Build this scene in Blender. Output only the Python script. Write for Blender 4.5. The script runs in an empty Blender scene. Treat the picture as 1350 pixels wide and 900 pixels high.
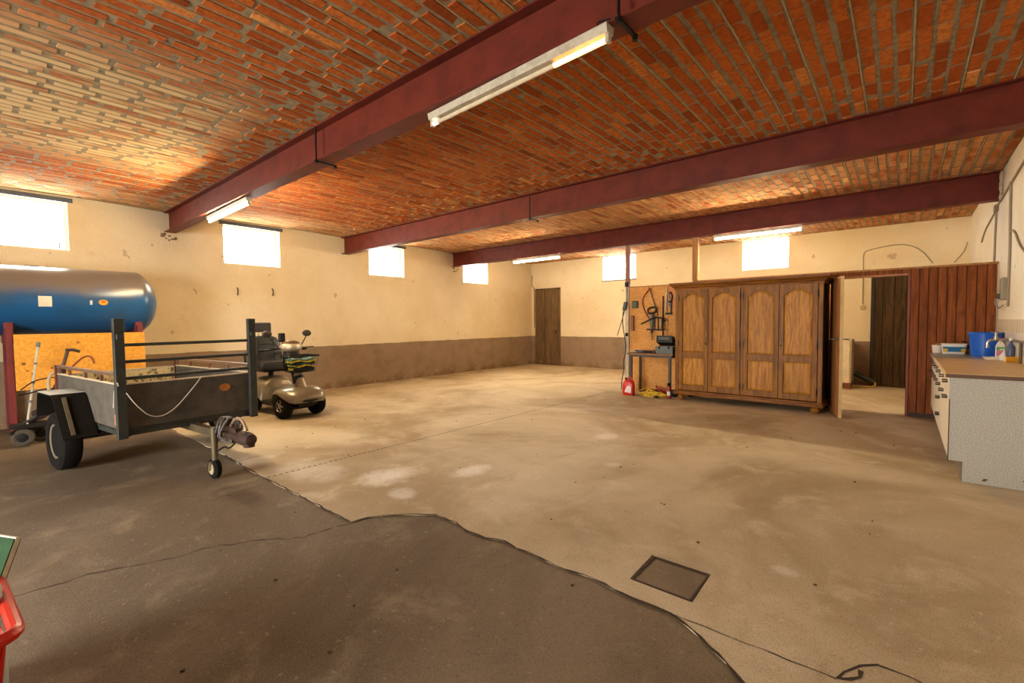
import bpy, bmesh, math, random
from mathutils import Vector, Matrix, Euler
R = random.Random(7)
PI = math.pi
S = bpy.context.scene
COL = S.collection

# ------------------------------------------------------------------ camera
CAM_F, YAW, PITCH, ROLL, CAM_H = 610.2, 40.174, 2.452, -0.5525, 1.40
def make_camera():
    a, b, c = (math.radians(v) for v in (YAW, PITCH, ROLL))
    F = Vector((-math.sin(a)*math.cos(b), math.cos(a)*math.cos(b), -math.sin(b)))
    Rt = Vector((math.cos(a), math.sin(a), 0)); U = Rt.cross(F)
    R2 = Rt*math.cos(c) + U*math.sin(c); U2 = -Rt*math.sin(c) + U*math.cos(c)
    cd = bpy.data.cameras.new('camera'); cd.sensor_width = 36; cd.lens = CAM_F/1350*36
    cd.clip_start = .05; cd.clip_end = 200
    o = bpy.data.objects.new('camera', cd); COL.objects.link(o)
    m = Matrix((R2, U2, -F)).transposed().to_4x4(); m.translation = (0, 0, CAM_H)
    o.matrix_world = m; S.camera = o
    return F, R2, U2
CF, CR, CU = make_camera()
def project(P):
    d = Vector(P) - Vector((0, 0, CAM_H)); z = d.dot(CF)
    if z < .05: return None
    return 675 + CAM_F*d.dot(CR)/z, 450 - CAM_F*d.dot(CU)/z, z

# ------------------------------------------------------------------ light and exposure
W = bpy.data.worlds.new('overcast_sky'); S.world = W; W.use_nodes = True
_bg = W.node_tree.nodes['Background']
_bg.inputs[0].default_value = (1.0, 0.975, 0.93, 1)
_bg.inputs[1].default_value = 19.0
TUBE_POWER = 270.0
TUBE_COLOR = (1.0, 0.78, 0.44)
S.view_settings.view_transform = 'Standard'
S.view_settings.look = 'None'
S.view_settings.exposure = 1.1
S.view_settings.gamma = 1.0
S.view_settings.use_curve_mapping = False
S.cycles.max_bounces = 10
S.cycles.diffuse_bounces = 6
S.cycles.sample_clamp_indirect = 8.0
def portal(loc, rot, sx, sy):
    ld = bpy.data.lights.new('sky_portal', 'AREA'); ld.shape = 'RECTANGLE'; ld.size = sx; ld.size_y = sy
    ld.cycles.is_portal = True
    o = bpy.data.objects.new('sky_portal', ld); COL.objects.link(o); o.location = loc; o.rotation_euler = rot

# ------------------------------------------------------------------ room measures
XL, XR, YF, YB = -9.383, 0.935, 12.128, -3.9
ZC, ZD = 3.28, 0.923
BEAMS = [(2.207, 2.935), (5.376, 2.907), (8.586, 2.899)]     # near flange edge, underside
BEAM_TOP = 3.262
WIN_L = [(0.06, 1.05), (3.085, 4.07), (6.065, 7.035), (9.04, 10.03)]
WIN_F = [(-6.735, -5.708), (-2.975, -2.005)]

# ------------------------------------------------------------------ helpers
def lin(c):
    return tuple(((v/255)/12.92 if v/255 <= .04045 else ((v/255+.055)/1.055)**2.4) for v in c)

class NT:
    """small node builder"""
    def __init__(s, name):
        s.m = bpy.data.materials.new(name); s.m.use_nodes = True
        s.t = s.m.node_tree; s.b = s.t.nodes['Principled BSDF']
    def n(s, typ, ins=None, **kw):
        x = s.t.nodes.new('ShaderNode'+typ)
        for k, v in kw.items(): setattr(x, k, v)
        for k, v in (ins or {}).items(): s.put(x.inputs[k], v)
        return x
    def put(s, sock, v):
        if isinstance(v, bpy.types.NodeSocket): s.t.links.new(v, sock)
        elif isinstance(v, tuple) and len(v) == 3 and sock.type == 'RGBA': sock.default_value = (*v, 1)
        else: sock.default_value = v
    def coord(s, which='Object'): return s.n('TexCoord').outputs[which]
    def pos(s): return s.n('NewGeometry').outputs['Position']
    def scale(s, v, sc): return s.n('Mapping', {'Vector': v, 'Scale': sc}).outputs[0]
    def noise(s, v, sc, det=4, rough=.55, dist=0):
        return s.n('TexNoise', {'Vector': v, 'Scale': sc, 'Detail': det, 'Roughness': rough, 'Distortion': dist}).outputs[0]
    def ramp(s, f, lo, hi, a=0., b=1.):
        return s.n('MapRange', {'Value': f, 'From Min': lo, 'From Max': hi, 'To Min': a, 'To Max': b}, interpolation_type='SMOOTHSTEP').outputs[0]
    def math(s, op, a, b=0.): 
        x = s.n('Math', operation=op); s.put(x.inputs[0], a); s.put(x.inputs[1], b); return x.outputs[0]
    def mix(s, f, a, b, blend='MIX'):
        x = s.n('Mix', data_type='RGBA', blend_type=blend); s.put(x.inputs[0], f); s.put(x.inputs[6], a); s.put(x.inputs[7], b); return x.outputs[2]
    def xyz(s, v): 
        x = s.n('SeparateXYZ', {'Vector': v}); return x.outputs
    def attr(s, name): return s.n('Attribute', attribute_name=name).outputs
    def bump(s, h, strength=.3, dist=.01, prev=None):
        i = {'Height': h, 'Strength': strength, 'Distance': dist}
        if prev is not None: i['Normal'] = prev
        return s.n('Bump', i).outputs[0]
    def done(s, color=None, rough=None, normal=None, metal=None, spec=None):
        if color is not None: s.put(s.b.inputs['Base Color'], color)
        if rough is not None: s.put(s.b.inputs['Roughness'], rough)
        if normal is not None: s.put(s.b.inputs['Normal'], normal)
        if metal is not None: s.put(s.b.inputs['Metallic'], metal)
        if spec is not None: s.put(s.b.inputs['Specular IOR Level'], spec)
        return s.m

def plain(name, rgb, rough=.5, metal=0., var=.25, vscale=9., bump=.08, bscale=60., dark=None, spec=.5):
    """one colour with gentle wear: procedural noise towards a darker tone"""
    t = NT(name); c = lin(rgb); d = lin(dark) if dark else tuple(v*.55 for v in c)
    o = t.coord(); f = t.noise(o, vscale, 6, .65)
    k = t.ramp(f, .35, .75, 0, 1.0)
    col = t.mix(t.math('MULTIPLY', k, var*2), c, d)
    nb = t.bump(t.noise(o, bscale, 3), bump, .004)
    return t.done(col, rough, nb, metal, spec)

def emitter(name, rgb, power):
    t = NT(name); t.put(t.b.inputs['Base Color'], (.9, .9, .88)); t.put(t.b.inputs['Emission Color'], rgb)
    t.put(t.b.inputs['Emission Strength'], power); t.put(t.b.inputs['Roughness'], .4)
    return t.m

class MB:
    def __init__(s): s.bm = bmesh.new()
    def _xf(s, vs, loc, rot=None):
        m = Matrix.Translation(loc) @ (Euler(rot).to_matrix().to_4x4() if rot else Matrix())
        bmesh.ops.transform(s.bm, matrix=m, verts=vs)
    def box(s, c, size, rot=None, bev=0., seg=1):
        r = bmesh.ops.create_cube(s.bm, size=1); vs = r['verts']
        bmesh.ops.scale(s.bm, vec=size, verts=vs)
        if bev:
            es = list({e for v in vs for e in v.link_edges})
            q = bmesh.ops.bevel(s.bm, geom=es, offset=bev, segments=seg, affect='EDGES', profile=.6)
            vs = list({v for f in q['faces'] for v in f.verts} | {v for v in vs if v.is_valid})
            vs = s._grow(vs)
        s._xf(vs, c, rot); return s
    def _grow(s, vs):
        seen = set(vs); st = list(vs)
        while st:
            v = st.pop()
            for e in v.link_edges:
                o = e.other_vert(v)
                if o not in seen: seen.add(o); st.append(o)
        return list(seen)
    def bar(s, p0, p1, w, h, bev=0.):
        p0, p1 = Vector(p0), Vector(p1); d = p1-p0
        r = bmesh.ops.create_cube(s.bm, size=1)['verts']
        bmesh.ops.scale(s.bm, vec=(w, h, d.length), verts=r)
        q = d.to_track_quat('Z', 'Y')
        bmesh.ops.transform(s.bm, matrix=Matrix.Translation((p0+p1)/2) @ q.to_matrix().to_4x4(), verts=r); return s
    def cyl(s, p0, p1, r0, r1=None, n=14, caps=True):
        p0, p1 = Vector(p0), Vector(p1); d = p1-p0
        r = bmesh.ops.create_cone(s.bm, cap_ends=caps, segments=n, radius1=r0, radius2=r0 if r1 is None else r1, depth=d.length)['verts']
        q = d.to_track_quat('Z', 'Y')
        bmesh.ops.transform(s.bm, matrix=Matrix.Translation((p0+p1)/2) @ q.to_matrix().to_4x4(), verts=r); return s
    def rings(s, rings, close=True, caps=True):
        bm = s.bm; R_ = [[bm.verts.new(p) for p in ring] for ring in rings]
        n = len(R_[0])
        for a, b in zip(R_, R_[1:]):
            for i in range(n if close else n-1):
                j = (i+1) % n
                try: bm.faces.new((a[i], a[j], b[j], b[i]))
                except ValueError: pass
        if caps:
            for ring in (R_[0][::-1], R_[-1]):
                try: bm.faces.new(ring)
                except ValueError: pass
        return s
    def tube(s, pts, r, n=8, closed=False, smooth=0):
        P = [Vector(p) for p in pts]
        for _ in range(smooth):
            Q = [] if closed else [P[0]]
            m = len(P)
            for i in range(m if closed else m-1):
                a, b = P[i], P[(i+1) % m]; Q += [a*.75+b*.25, a*.25+b*.75]
            if not closed: Q.append(P[-1])
            P = Q
        rs = r if isinstance(r, (list, tuple)) else None
        up = None; rings = []
        m = len(P)
        for i, p in enumerate(P):
            if closed: t = P[(i+1) % m]-P[i-1]
            else: t = (P[min(i+1, m-1)]-P[max(i-1, 0)])
            t = t.normalized() if t.length > 1e-9 else Vector((0, 0, 1))
            if up is None: up = t.orthogonal().normalized()
            up = (up - t*up.dot(t)); up = up.normalized() if up.length > 1e-6 else t.orthogonal().normalized()
            w = t.cross(up)
            rr = r if rs is None else rs[0]+(rs[-1]-rs[0])*i/(m-1)
            rings.append([p+(up*math.cos(2*PI*k/n)+w*math.sin(2*PI*k/n))*rr for k in range(n)])
        if closed: rings.append(rings[0]); return s.rings(rings, True, False)
        return s.rings(rings)
    def lathe(s, prof, o=(0, 0, 0), axis='Z', n=24, caps=True):
        """prof: (radius, height) pairs"""
        out = []
        for r, z in prof:
            ring = []
            for k in range(n):
                a = 2*PI*k/n; x, y = r*math.cos(a), r*math.sin(a)
                p = {'Z': (x, y, z), 'Y': (y, z, x), 'X': (z, x, y)}[axis]
                ring.append(Vector(o)+Vector(p))
            out.append(ring)
        return s.rings(out, True, caps)
    def prism(s, poly, y0, y1, plane='XZ'):
        def P(u, v, w): return {'XZ': (u, w, v), 'XY': (u, v, w), 'YZ': (w, u, v)}[plane]
        return s.rings([[P(u, v, y0) for u, v in poly], [P(u, v, y1) for u, v in poly]])
    def ball(s, c, r, sc=(1, 1, 1), n=12):
        v = bmesh.ops.create_uvsphere(s.bm, u_segments=n, v_segments=max(6, n*2//3), radius=r)['verts']
        bmesh.ops.scale(s.bm, vec=sc, verts=v); s._xf(v, c); return s
    def quad(s, a, b, c, d):
        s.bm.faces.new([s.bm.verts.new(p) for p in (a, b, c, d)]); return s
    def mesh(s, name, mat=None, smooth=35):
        bmesh.ops.recalc_face_normals(s.bm, faces=s.bm.faces[:])
        me = bpy.data.meshes.new(name); s.bm.to_mesh(me); s.bm.free()
        if mat: me.materials.append(mat)
        if smooth:
            for p in me.polygons: p.use_smooth = True
            me.set_sharp_from_angle(angle=math.radians(smooth))
        return me
    def build(s, name, mat, parent=None, loc=None, rot=None, smooth=35):
        o = bpy.data.objects.new(name, s.mesh(name, mat, smooth)); COL.objects.link(o)
        if parent: o.parent = parent
        if loc: o.location = loc
        if rot: o.rotation_euler = rot
        return o

def tag(o, label=None, cat=None, group=None, kind=None):
    for k, v in (('label', label), ('category', cat), ('group', group), ('kind', kind)):
        if v: o[k] = v
    return o
def thing(name, label, cat, loc=(0, 0, 0), rz=0., group=None):
    o = bpy.data.objects.new(name, None); COL.objects.link(o); o.location = loc; o.rotation_euler = (0, 0, rz)
    o.empty_display_size = .1
    return tag(o, label, cat, group)
def share(me, name, parent, loc=(0, 0, 0), rot=None, sc=None):
    o = bpy.data.objects.new(name, me); COL.objects.link(o); o.parent = parent; o.location = loc
    if rot: o.rotation_euler = rot
    if sc: o.scale = sc
    return o
def B(c, size, bev=0., rot=None, seg=1): return MB().box(c, size, rot, bev, seg)
def B2(a, b, bev=0.):
    a, b = Vector(a), Vector(b); return MB().box((a+b)/2, tuple(abs(v) for v in (b-a)), None, bev)

# ------------------------------------------------------------------ materials
def m_plaster(name, wall, dado=None):
    t = NT(name); p = t.pos(); z = t.xyz(p)[2]
    big = t.noise(p, .6, 5, .6); mid = t.noise(p, 3.5, 6, .6); fine = t.noise(p, 55, 3)
    c = lin(wall); col = t.mix(t.ramp(big, .35, .7), c, tuple(a*b for a, b in zip(c, (.86, .80, .70))))
    col = t.mix(t.ramp(mid, .62, .78, 0, .30), col, lin((176, 150, 110)))
    if dado:
        d = lin(dado)
        dcol = t.mix(t.ramp(mid, .4, .7, 0, .7), d, tuple(a*.74 for a in d))
        flake = t.math('MULTIPLY', t.ramp(t.noise(t.scale(p, (1, 1, 1.6)), 16, 4), .63, .68), t.ramp(z, .30, .05))
        dcol = t.mix(flake, dcol, lin((212, 196, 168)))
        dcol = t.mix(t.math('MULTIPLY', t.ramp(z, .22, .0), t.ramp(mid, .35, .6)), dcol, lin((118, 92, 62)))
        edge = t.math('ADD', z, t.math('MULTIPLY', t.math('SUBTRACT', t.noise(p, 4, 4), .5), .035))
        col = t.mix(t.ramp(edge, ZD-.006, ZD+.006), dcol, col)
    spots = t.ramp(t.noise(p, 5.5, 2, .4), .74, .76, 0, .4)
    col = t.mix(spots, col, lin((116, 88, 58)))
    col = t.mix(t.ramp(fine, .58, .74, 0, .22), col, lin((120, 96, 66)))
    col = t.mix(t.ramp(t.noise(p, 150, 2), .52, .68, 0, .22), col, lin((132, 108, 78)))
    nb = t.bump(mid, .35, .03); nb = t.bump(fine, .25, .006, nb)
    return t.done(col, .93, nb, spec=.2)
M_WALL = m_plaster('cream_plaster', (222, 206, 174), (140, 118, 96))
M_WALL_R = m_plaster('white_plaster', (232, 226, 212))

def m_concrete(name, base, dark, light, stains=False):
    t = NT(name); p = t.pos(); x, y, z = t.xyz(p)
    big = t.noise(p, .45, 6, .6, .6); mid = t.noise(p, 2.4, 8, .66, .5); fine = t.noise(p, 70, 4, .7); speck = t.noise(p, 28, 2)
    col = t.mix(t.ramp(big, .36, .66), lin(base), lin(dark))
    col = t.mix(t.ramp(mid, .5, .74, 0, .55), col, lin(light))
    st = t.noise(t.scale(p, (1, .45, 1)), 3.2, 7, .7, .8)
    col = t.mix(t.ramp(st, .56, .74, 0, .5), col, lin(dark))
    if stains:
        m = None
        for (cx, cy, rx, ry, s) in ((-3.58, 2.45, .26, .30, .85), (-3.08, 3.05, .15, .24, 1.), (-2.72, 4.98, .16, .2, .8), (-2.13, 4.03, .09, .09, .6), (-3.12, 2.27, .16, .12, .6), (-4.3, 2.1, .5, .3, .45), (-.47, 2.9, .08, .06, .5)):
            dx = t.math('DIVIDE', t.math('SUBTRACT', x, cx), rx); dy = t.math('DIVIDE', t.math('SUBTRACT', y, cy), ry)
            r = t.math('ADD', t.math('MULTIPLY', dx, dx), t.math('MULTIPLY', dy, dy))
            v = t.ramp(t.math('ADD', r, t.math('MULTIPLY', t.noise(p, 6, 6, .7), 2.2)), 2.3, .9, 0, s)
            m = v if m is None else t.math('MAXIMUM', m, v)
        col = t.mix(m, col, lin((232, 228, 220)))
        col = t.mix(t.math('MULTIPLY', t.ramp(t.noise(p, 1.3, 4), .45, .65, 0, .6), t.ramp(x, -8.2, -9.2)), col, lin((126, 98, 60)))
    grain = t.noise(p, 190, 2, .5)
    col = t.mix(t.ramp(fine, .54, .70, 0, .55), col, tuple(v*.42 for v in lin(dark)))
    col = t.mix(t.ramp(grain, .50, .66, 0, .45), col, tuple(v*.5 for v in lin(dark)))
    col = t.mix(t.ramp(grain, .46, .34, 0, .30), col, lin(light))
    col = t.mix(t.ramp(speck, .66, .72, 0, .35), col, lin(light))
    nb = t.bump(fine, .35, .004); nb = t.bump(mid, .25, .02, nb)
    return t.done(col, t.ramp(big, .3, .7, .62, .85), nb, spec=.35)
M_SLAB = m_concrete('worn_concrete', (202, 186, 158), (156, 134, 100), (222, 208, 184), True)
M_ROUGH = m_concrete('dark_rough_concrete', (124, 106, 84), (94, 79, 60), (156, 140, 116))

def m_brick(name):
    t = NT(name); p = t.pos(); x, y, z = t.xyz(p)
    tone = t.attr('tone')[2]
    o = t.noise(p, 30, 4, .6)
    r = t.n('ValToRGB', {'Fac': tone}); e = r.color_ramp
    e.elements[0].position = 0; e.elements[0].color = (*lin((142, 72, 32)), 1)
    e.elements[1].position = 1; e.elements[1].color = (*lin((224, 152, 82)), 1)
    for ps, c in ((.35, (174, 90, 40)), (.7, (198, 114, 52))):
        q = e.elements.new(ps); q.color = (*lin(c), 1)
    col = t.mix(t.ramp(o, .35, .7, 0, .5), r.outputs[0], tuple(v*.6 for v in lin((150, 64, 36))))
    # lime haze left on the bricks over the tank corner of the barn
    lime_and_glow = t.math('MULTIPLY', t.ramp(x, -3.7, -4.7), t.ramp(x, -7.6, -6.6))
    lime_and_glow = t.math('MULTIPLY', lime_and_glow, t.ramp(y, 2.0, 1.4))
    lime_and_glow = t.math('MAXIMUM', lime_and_glow, t.math('MULTIPLY', t.ramp(y, 5.4, 5.7), .42))  # bays past the middle beam paled, tube light glow put into the colour
    lime_and_glow = t.math('MAXIMUM', lime_and_glow, t.ramp(x, -7.9, -8.8, 0, .5))  # paler towards the window wall, glancing daylight painted into the bricks
    dn = t.math('ADD', t.noise(t.scale(p, (3.4, .7, 1)), 2.6, 4), t.math('MULTIPLY', tone, .25))
    col = t.mix(t.math('MULTIPLY', lime_and_glow, t.ramp(dn, .42, .68, .15, .92)), col, lin((206, 182, 138)))
    soot = t.ramp(t.noise(t.scale(p, (1.6, .8, 1)), 1.9, 5, .7), .66, .76, 0, .55)
    col = t.mix(soot, col, lin((92, 66, 44)))
    nb = t.bump(o, .5, .006); nb = t.bump(t.noise(p, 120, 2), .3, .003, nb)
    return t.done(col, .95, nb, spec=.05)
M_BRICK = m_brick('ceiling_brick')
M_MORTAR = plain('lime_mortar', (150, 134, 104), .95, 0, .4, 14, .6, 45, dark=(96, 82, 62))
M_RIDGE = plain('pale_mortar', (192, 168, 126), .95, 0, .3, 10, .5, 50, dark=(140, 116, 84))
M_BEAM = plain('oxide_red_paint', (108, 44, 30), .5, 0, .35, 5, .25, 40, dark=(72, 29, 20), spec=.2)
M_BLACK = plain('black_metal', (24, 22, 22), .5, .2, .3, spec=.3)
M_TUBEOFF = plain('grey_enamel', (196, 188, 166), .45, 0, .35, 12, .1, dark=(140, 128, 102))
M_SLATE = plain('slate_lintel', (86, 90, 98), .8, 0, .3)
M_WFRAME = plain('window_white_metal', (214, 214, 208), .5, 0, .2)

def m_wood(name, light, dark, axis='Z', scale=1., rough=.45, bump=.15):
    t = NT(name); o = t.coord()
    sc = {'Z': (9, 9, .9), 'X': (.9, 9, 9), 'Y': (9, .9, 9)}[axis]
    v = t.scale(o, tuple(a*scale for a in sc))
    rnd = t.n('ObjectInfo').outputs['Random']
    off = t.n('VectorMath', {0: v}, operation='ADD'); cx = t.n('CombineXYZ', {'X': t.math('MULTIPLY', rnd, 37), 'Y': t.math('MULTIPLY', rnd, 11), 'Z': 0.}); t.t.links.new(cx.outputs[0], off.inputs[1])
    v = off.outputs[0]
    g = t.noise(v, 1.6, 6, .6, 1.4); f = t.noise(t.scale(o, tuple(a*6*scale for a in sc)), 2.5, 3, .6)
    col = t.mix(t.ramp(g, .34, .66), lin(light), lin(dark))
    col = t.mix(t.ramp(f, .5, .72, 0, .5), col, tuple(q*.5 for q in lin(dark)))
    col = t.mix(t.math('MULTIPLY', rnd, .25), col, tuple(q*.7 for q in lin(dark)))
    nb = t.bump(f, bump, .003)
    return t.done(col, rough, nb, spec=.2)
M_OAK = m_wood('oak_wood', (154, 100, 30), (110, 68, 16), 'Z')
M_OAKP = m_wood('oak_panel_wood', (198, 138, 54), (148, 94, 28), 'Z', 1.4)
M_OAKX = m_wood('oak_wood_crosswise', (150, 94, 34), (106, 62, 18), 'X')
M_PLANK = m_wood('red_brown_plank', (154, 86, 36), (116, 60, 20), 'Z', 1., .6)
M_DOORW = m_wood('weathered_dark_wood', (124, 98, 66), (88, 68, 46), 'Z', 1., .85, .4)
M_TAN = m_wood('tan_softwood', (190, 146, 90), (158, 112, 62), 'Z', .8, .6)
def m_chip(name, a, b):
    t = NT(name); o = t.coord(); v = t.n('TexVoronoi', {'Vector': o, 'Scale': 46.}); f = t.noise(o, 3, 5)
    col = t.mix(t.xyz(v.outputs['Color'])[0], lin(a), lin(b)); col = t.mix(t.ramp(f, .45, .75, 0, .45), col, tuple(q*.55 for q in lin(b)))
    return t.done(col, .75, t.bump(v.outputs['Distance'], .15, .003), spec=.25)
M_CHIP = m_chip('chipboard', (220, 162, 92), (198, 136, 70))
M_PLY = m_chip('varnished_plywood', (226, 164, 66), (206, 140, 48))

def m_glass():
    t = NT('window_glass'); nt = t.t; nt.nodes.remove(t.b); out = nt.nodes['Material Output']
    tr = t.n('BsdfTransparent', {'Color': (.93, .96, .95)}); gl = t.n('BsdfGlossy', {'Roughness': .08}); mx = t.n('MixShader', {0: .06})
    nt.links.new(tr.outputs[0], mx.inputs[1]); nt.links.new(gl.outputs[0], mx.inputs[2]); nt.links.new(mx.outputs[0], out.inputs[0])
    return t.m
M_GLASS = m_glass()
P = {}
def C(name, rgb, rough=.5, metal=0., **kw):
    if name not in P: P[name] = plain(name, rgb, rough, metal, **kw)
    return P[name]
RUBBER = C('black_rubber', (19, 17, 16), .9, dark=(34, 29, 24), spec=.15)
STEEL = C('bare_steel', (150, 148, 142), .35, .9)
RUST = C('rusty_steel', (66, 44, 34), .7, .3, dark=(44, 30, 24), var=.5, vscale=20)
RED = C('red_plastic', (204, 36, 22), .35)

# ------------------------------------------------------------------ floor
floor = tag(B2((XL-1.2, YB-3, -.4), (XR+.3, YF+.3, -.006)).build('floor', M_ROUGH, smooth=0), kind='structure')
EDGE = [(-9.383, 1.76), (-5.518, 1.757), (-4.573, 1.721), (-3.947, 1.721), (-2.943, 1.71), (-2.93, 1.828), (-2.78, 2.02), (-2.583, 2.165), (-2.372, 2.172), (-2.2, 2.13),
        (-2.048, 2.139), (-1.911, 2.184), (-1.80, 2.16), (-1.697, 2.169), (-1.494, 2.142), (-1.258, 2.162), (-1.13, 2.14), (-1.021, 2.131), (-.826, 2.132), (-.752, 2.099),
        (-.656, 2.044), (-.525, 1.958), (-.444, 1.895), (-.2, 1.7), (.2, 1.5), (.935, 1.2)]
def slab():
    m = MB(); bm = m.bm; rr = random.Random(3)
    pts = []
    for (a, b) in zip(EDGE, EDGE[1:]):
        n = max(1, int(math.hypot(b[0]-a[0], b[1]-a[1])/.12))
        for i in range(n):
            f = i/n; j = .012 if i else 0
            pts.append((a[0]+(b[0]-a[0])*f+rr.uniform(-j, j), a[1]+(b[1]-a[1])*f+rr.uniform(-j, j)))
    pts += [EDGE[-1], (XR, YF), (XL, YF)]
    hole = [(-1.118, 2.607), (-.78, 2.603), (-.77, 2.279), (-1.106, 2.279)]
    es = []
    for loop in (pts, hole):
        vs = [bm.verts.new((x, y, 0)) for x, y in loop]
        es += [bm.edges.new((vs[i], vs[(i+1) % len(vs)])) for i in range(len(vs))]
    bmesh.ops.triangle_fill(bm, use_beauty=True, edges=es, normal=(0, 0, 1))
    for f in bm.faces:
        if f.normal.z < 0: f.normal_flip()
    r = bmesh.ops.extrude_face_region(bm, geom=bm.faces[:])
    bmesh.ops.translate(bm, vec=(0, 0, -.0055), verts=[v for v in r['geom'] if isinstance(v, bmesh.types.BMVert)])
    return m.build('concrete_slab', M_SLAB, floor, smooth=0)
slab()
M_CRACK = C('crack_shadow_gap', (60, 47, 34), .95)
def ribbon(name, pts, w, z, seed=1, jit=.012, step=.05):
    """a crack: a narrow strip of uneven width lying in the floor"""
    rr = random.Random(seed); L = []
    for a, b in zip(pts, pts[1:]):
        n = max(1, int(math.hypot(b[0]-a[0], b[1]-a[1])/step))
        for i in range(n): L.append((a[0]+(b[0]-a[0])*i/n+rr.uniform(-jit, jit), a[1]+(b[1]-a[1])*i/n+rr.uniform(-jit, jit)))
    L.append(pts[-1]); m = MB(); A = []
    for i, (x, y) in enumerate(L):
        a = L[max(0, i-1)]; b = L[min(len(L)-1, i+1)]; d = Vector((b[0]-a[0], b[1]-a[1])).normalized(); n = Vector((-d.y, d.x))
        ww = w*rr.uniform(.3, 1.25)*.5
        A.append([(x+n.x*ww, y+n.y*ww, z), (x-n.x*ww, y-n.y*ww, z)])
    bm = m.bm; V = [[bm.verts.new(p) for p in q] for q in A]
    for a, b in zip(V, V[1:]): bm.faces.new((a[0], b[0], b[1], a[1]))
    return m.build(name, M_CRACK, floor, smooth=0)
ribbon('crack', [(-3.53, -.1), (-3.497, .261), (-3.49, .413), (-3.376, .667), (-3.334, .781), (-3.34, .909), (-3.206, 1.147), (-2.989, 1.392), (-2.983, 1.601), (-2.94, 1.71)], .018, -.0052, 2)
ribbon('crack', [(x, y-.002) for x, y in EDGE[1:25]], .017, .0012, 3, .006)
ribbon('crack', [(-.826, 2.128), (-.6, 2.13), (-.169, 2.136)], .007, .0012, 4, .004)
ribbon('crack', [(-.169, 2.136), (-.155, 2.19), (-.105, 2.275), (-.043, 2.33), (.05, 2.326), (.16, 2.30)], .016, .0012, 5, .008)
ribbon('crack', [(-.165, 2.14), (-.13, 2.17), (-.09, 2.2), (-.10, 2.25)], .018, .0012, 6, .010)
dm = MB(); dr = random.Random(5); y = 1.72
while y < 8.3:                                              # saw-cut joint, crumbling into short dashes
    l = .055 if y < 5 else .09
    dm.box((-4.408+dr.uniform(-.003, .003), y+l/2, .001), (.014, l*.62, .001)); y += l
tag(dm.build('saw_cut_joint', M_CRACK, floor, smooth=0), kind='stuff')
dk = random.Random(9); db = MB()
for _ in range(90):                                         # crumbs of grit and dropped chips
    x, y = dk.uniform(-6, .6), dk.uniform(.4, 7)
    r = dk.uniform(.003, .008); db.box((x, y, (.0 if y > 2.2 else -.006)+r*.3), (r*2.2, r*1.5, r), (0, 0, dk.uniform(0, 3)))
tag(db.build('floor_grit', C('grit', (70, 54, 38), .9), floor, smooth=0), kind='stuff')
# drain cover sunk in the slab
dc = thing('drain_cover', 'square concrete inspection cover sunk in the floor with a dark gap around it', 'drain cover', (-.944, 2.443, -.005))
B((0.012, -.012, .001), (.285, .27, .006), .002).build('cover_plate', M_ROUGH, dc)
fm = MB()
for c, s in (((0, .150, .0), (.30, .014, .008)), ((0, -.150, .0), (.30, .014, .008)), ((-.155, 0, .0), (.012, .30, .008)), ((.157, 0, .0), (.012, .30, .008))): fm.box(c, s)
fm.build('frame', RUST, dc, smooth=0)

# ------------------------------------------------------------------ walls
def wall(name, axis, a0, a1, z0, z1, pos, thick, holes, mat):
    us = sorted({a0, a1, *[v for h in holes for v in h[:2]]}); zs = sorted({z0, z1, *[v for h in holes for v in h[2:]]})
    m = MB()
    for u0, u1 in zip(us, us[1:]):
        run = None
        for v0, v1 in zip(zs, zs[1:]):
            cu, cv = (u0+u1)/2, (v0+v1)/2
            if any(h[0] < cu < h[1] and h[2] < cv < h[3] for h in holes):
                if run: _wb(m, axis, u0, u1, run[0], run[1], pos, thick); run = None
            else: run = (run[0] if run else v0, v1)
        if run: _wb(m, axis, u0, u1, run[0], run[1], pos, thick)
    return tag(m.build(name, mat, smooth=0), kind='structure')
def _wb(m, axis, u0, u1, z0, z1, pos, thick):
    lo, hi = min(pos, pos+thick), max(pos, pos+thick)
    if axis == 'Y': m.box(((lo+hi)/2, (u0+u1)/2, (z0+z1)/2), (hi-lo, u1-u0, z1-z0))
    else: m.box(((u0+u1)/2, (lo+hi)/2, (z0+z1)/2), (u1-u0, hi-lo, z1-z0))
ZW0, ZW1 = 2.502, 3.215
wl = wall('wall_left', 'Y', YB-.3, YF+.3, -.02, 3.6, XL, -.30, [(a, b, ZW0, ZW1) for a, b in WIN_L], M_WALL)
wf = wall('wall_far', 'X', XL, XR, -.02, 3.6, YF, .30, [(a, b, 2.565, 3.262) for a, b in WIN_F] + [(-9.25, -8.226, -.02, 2.46)], M_WALL)
wr = wall('wall_right', 'Y', YB-.3, YF+.3, -.02, 3.6, XR, .30, [], M_WALL_R)
wb = wall('wall_back', 'X', XL, XR, -.02, 3.6, YB, -.30, [(-5.2, -3.0, -.02, 2.5)], M_WALL)  # unseen gateway opening added to let in daylight from behind the camera

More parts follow.
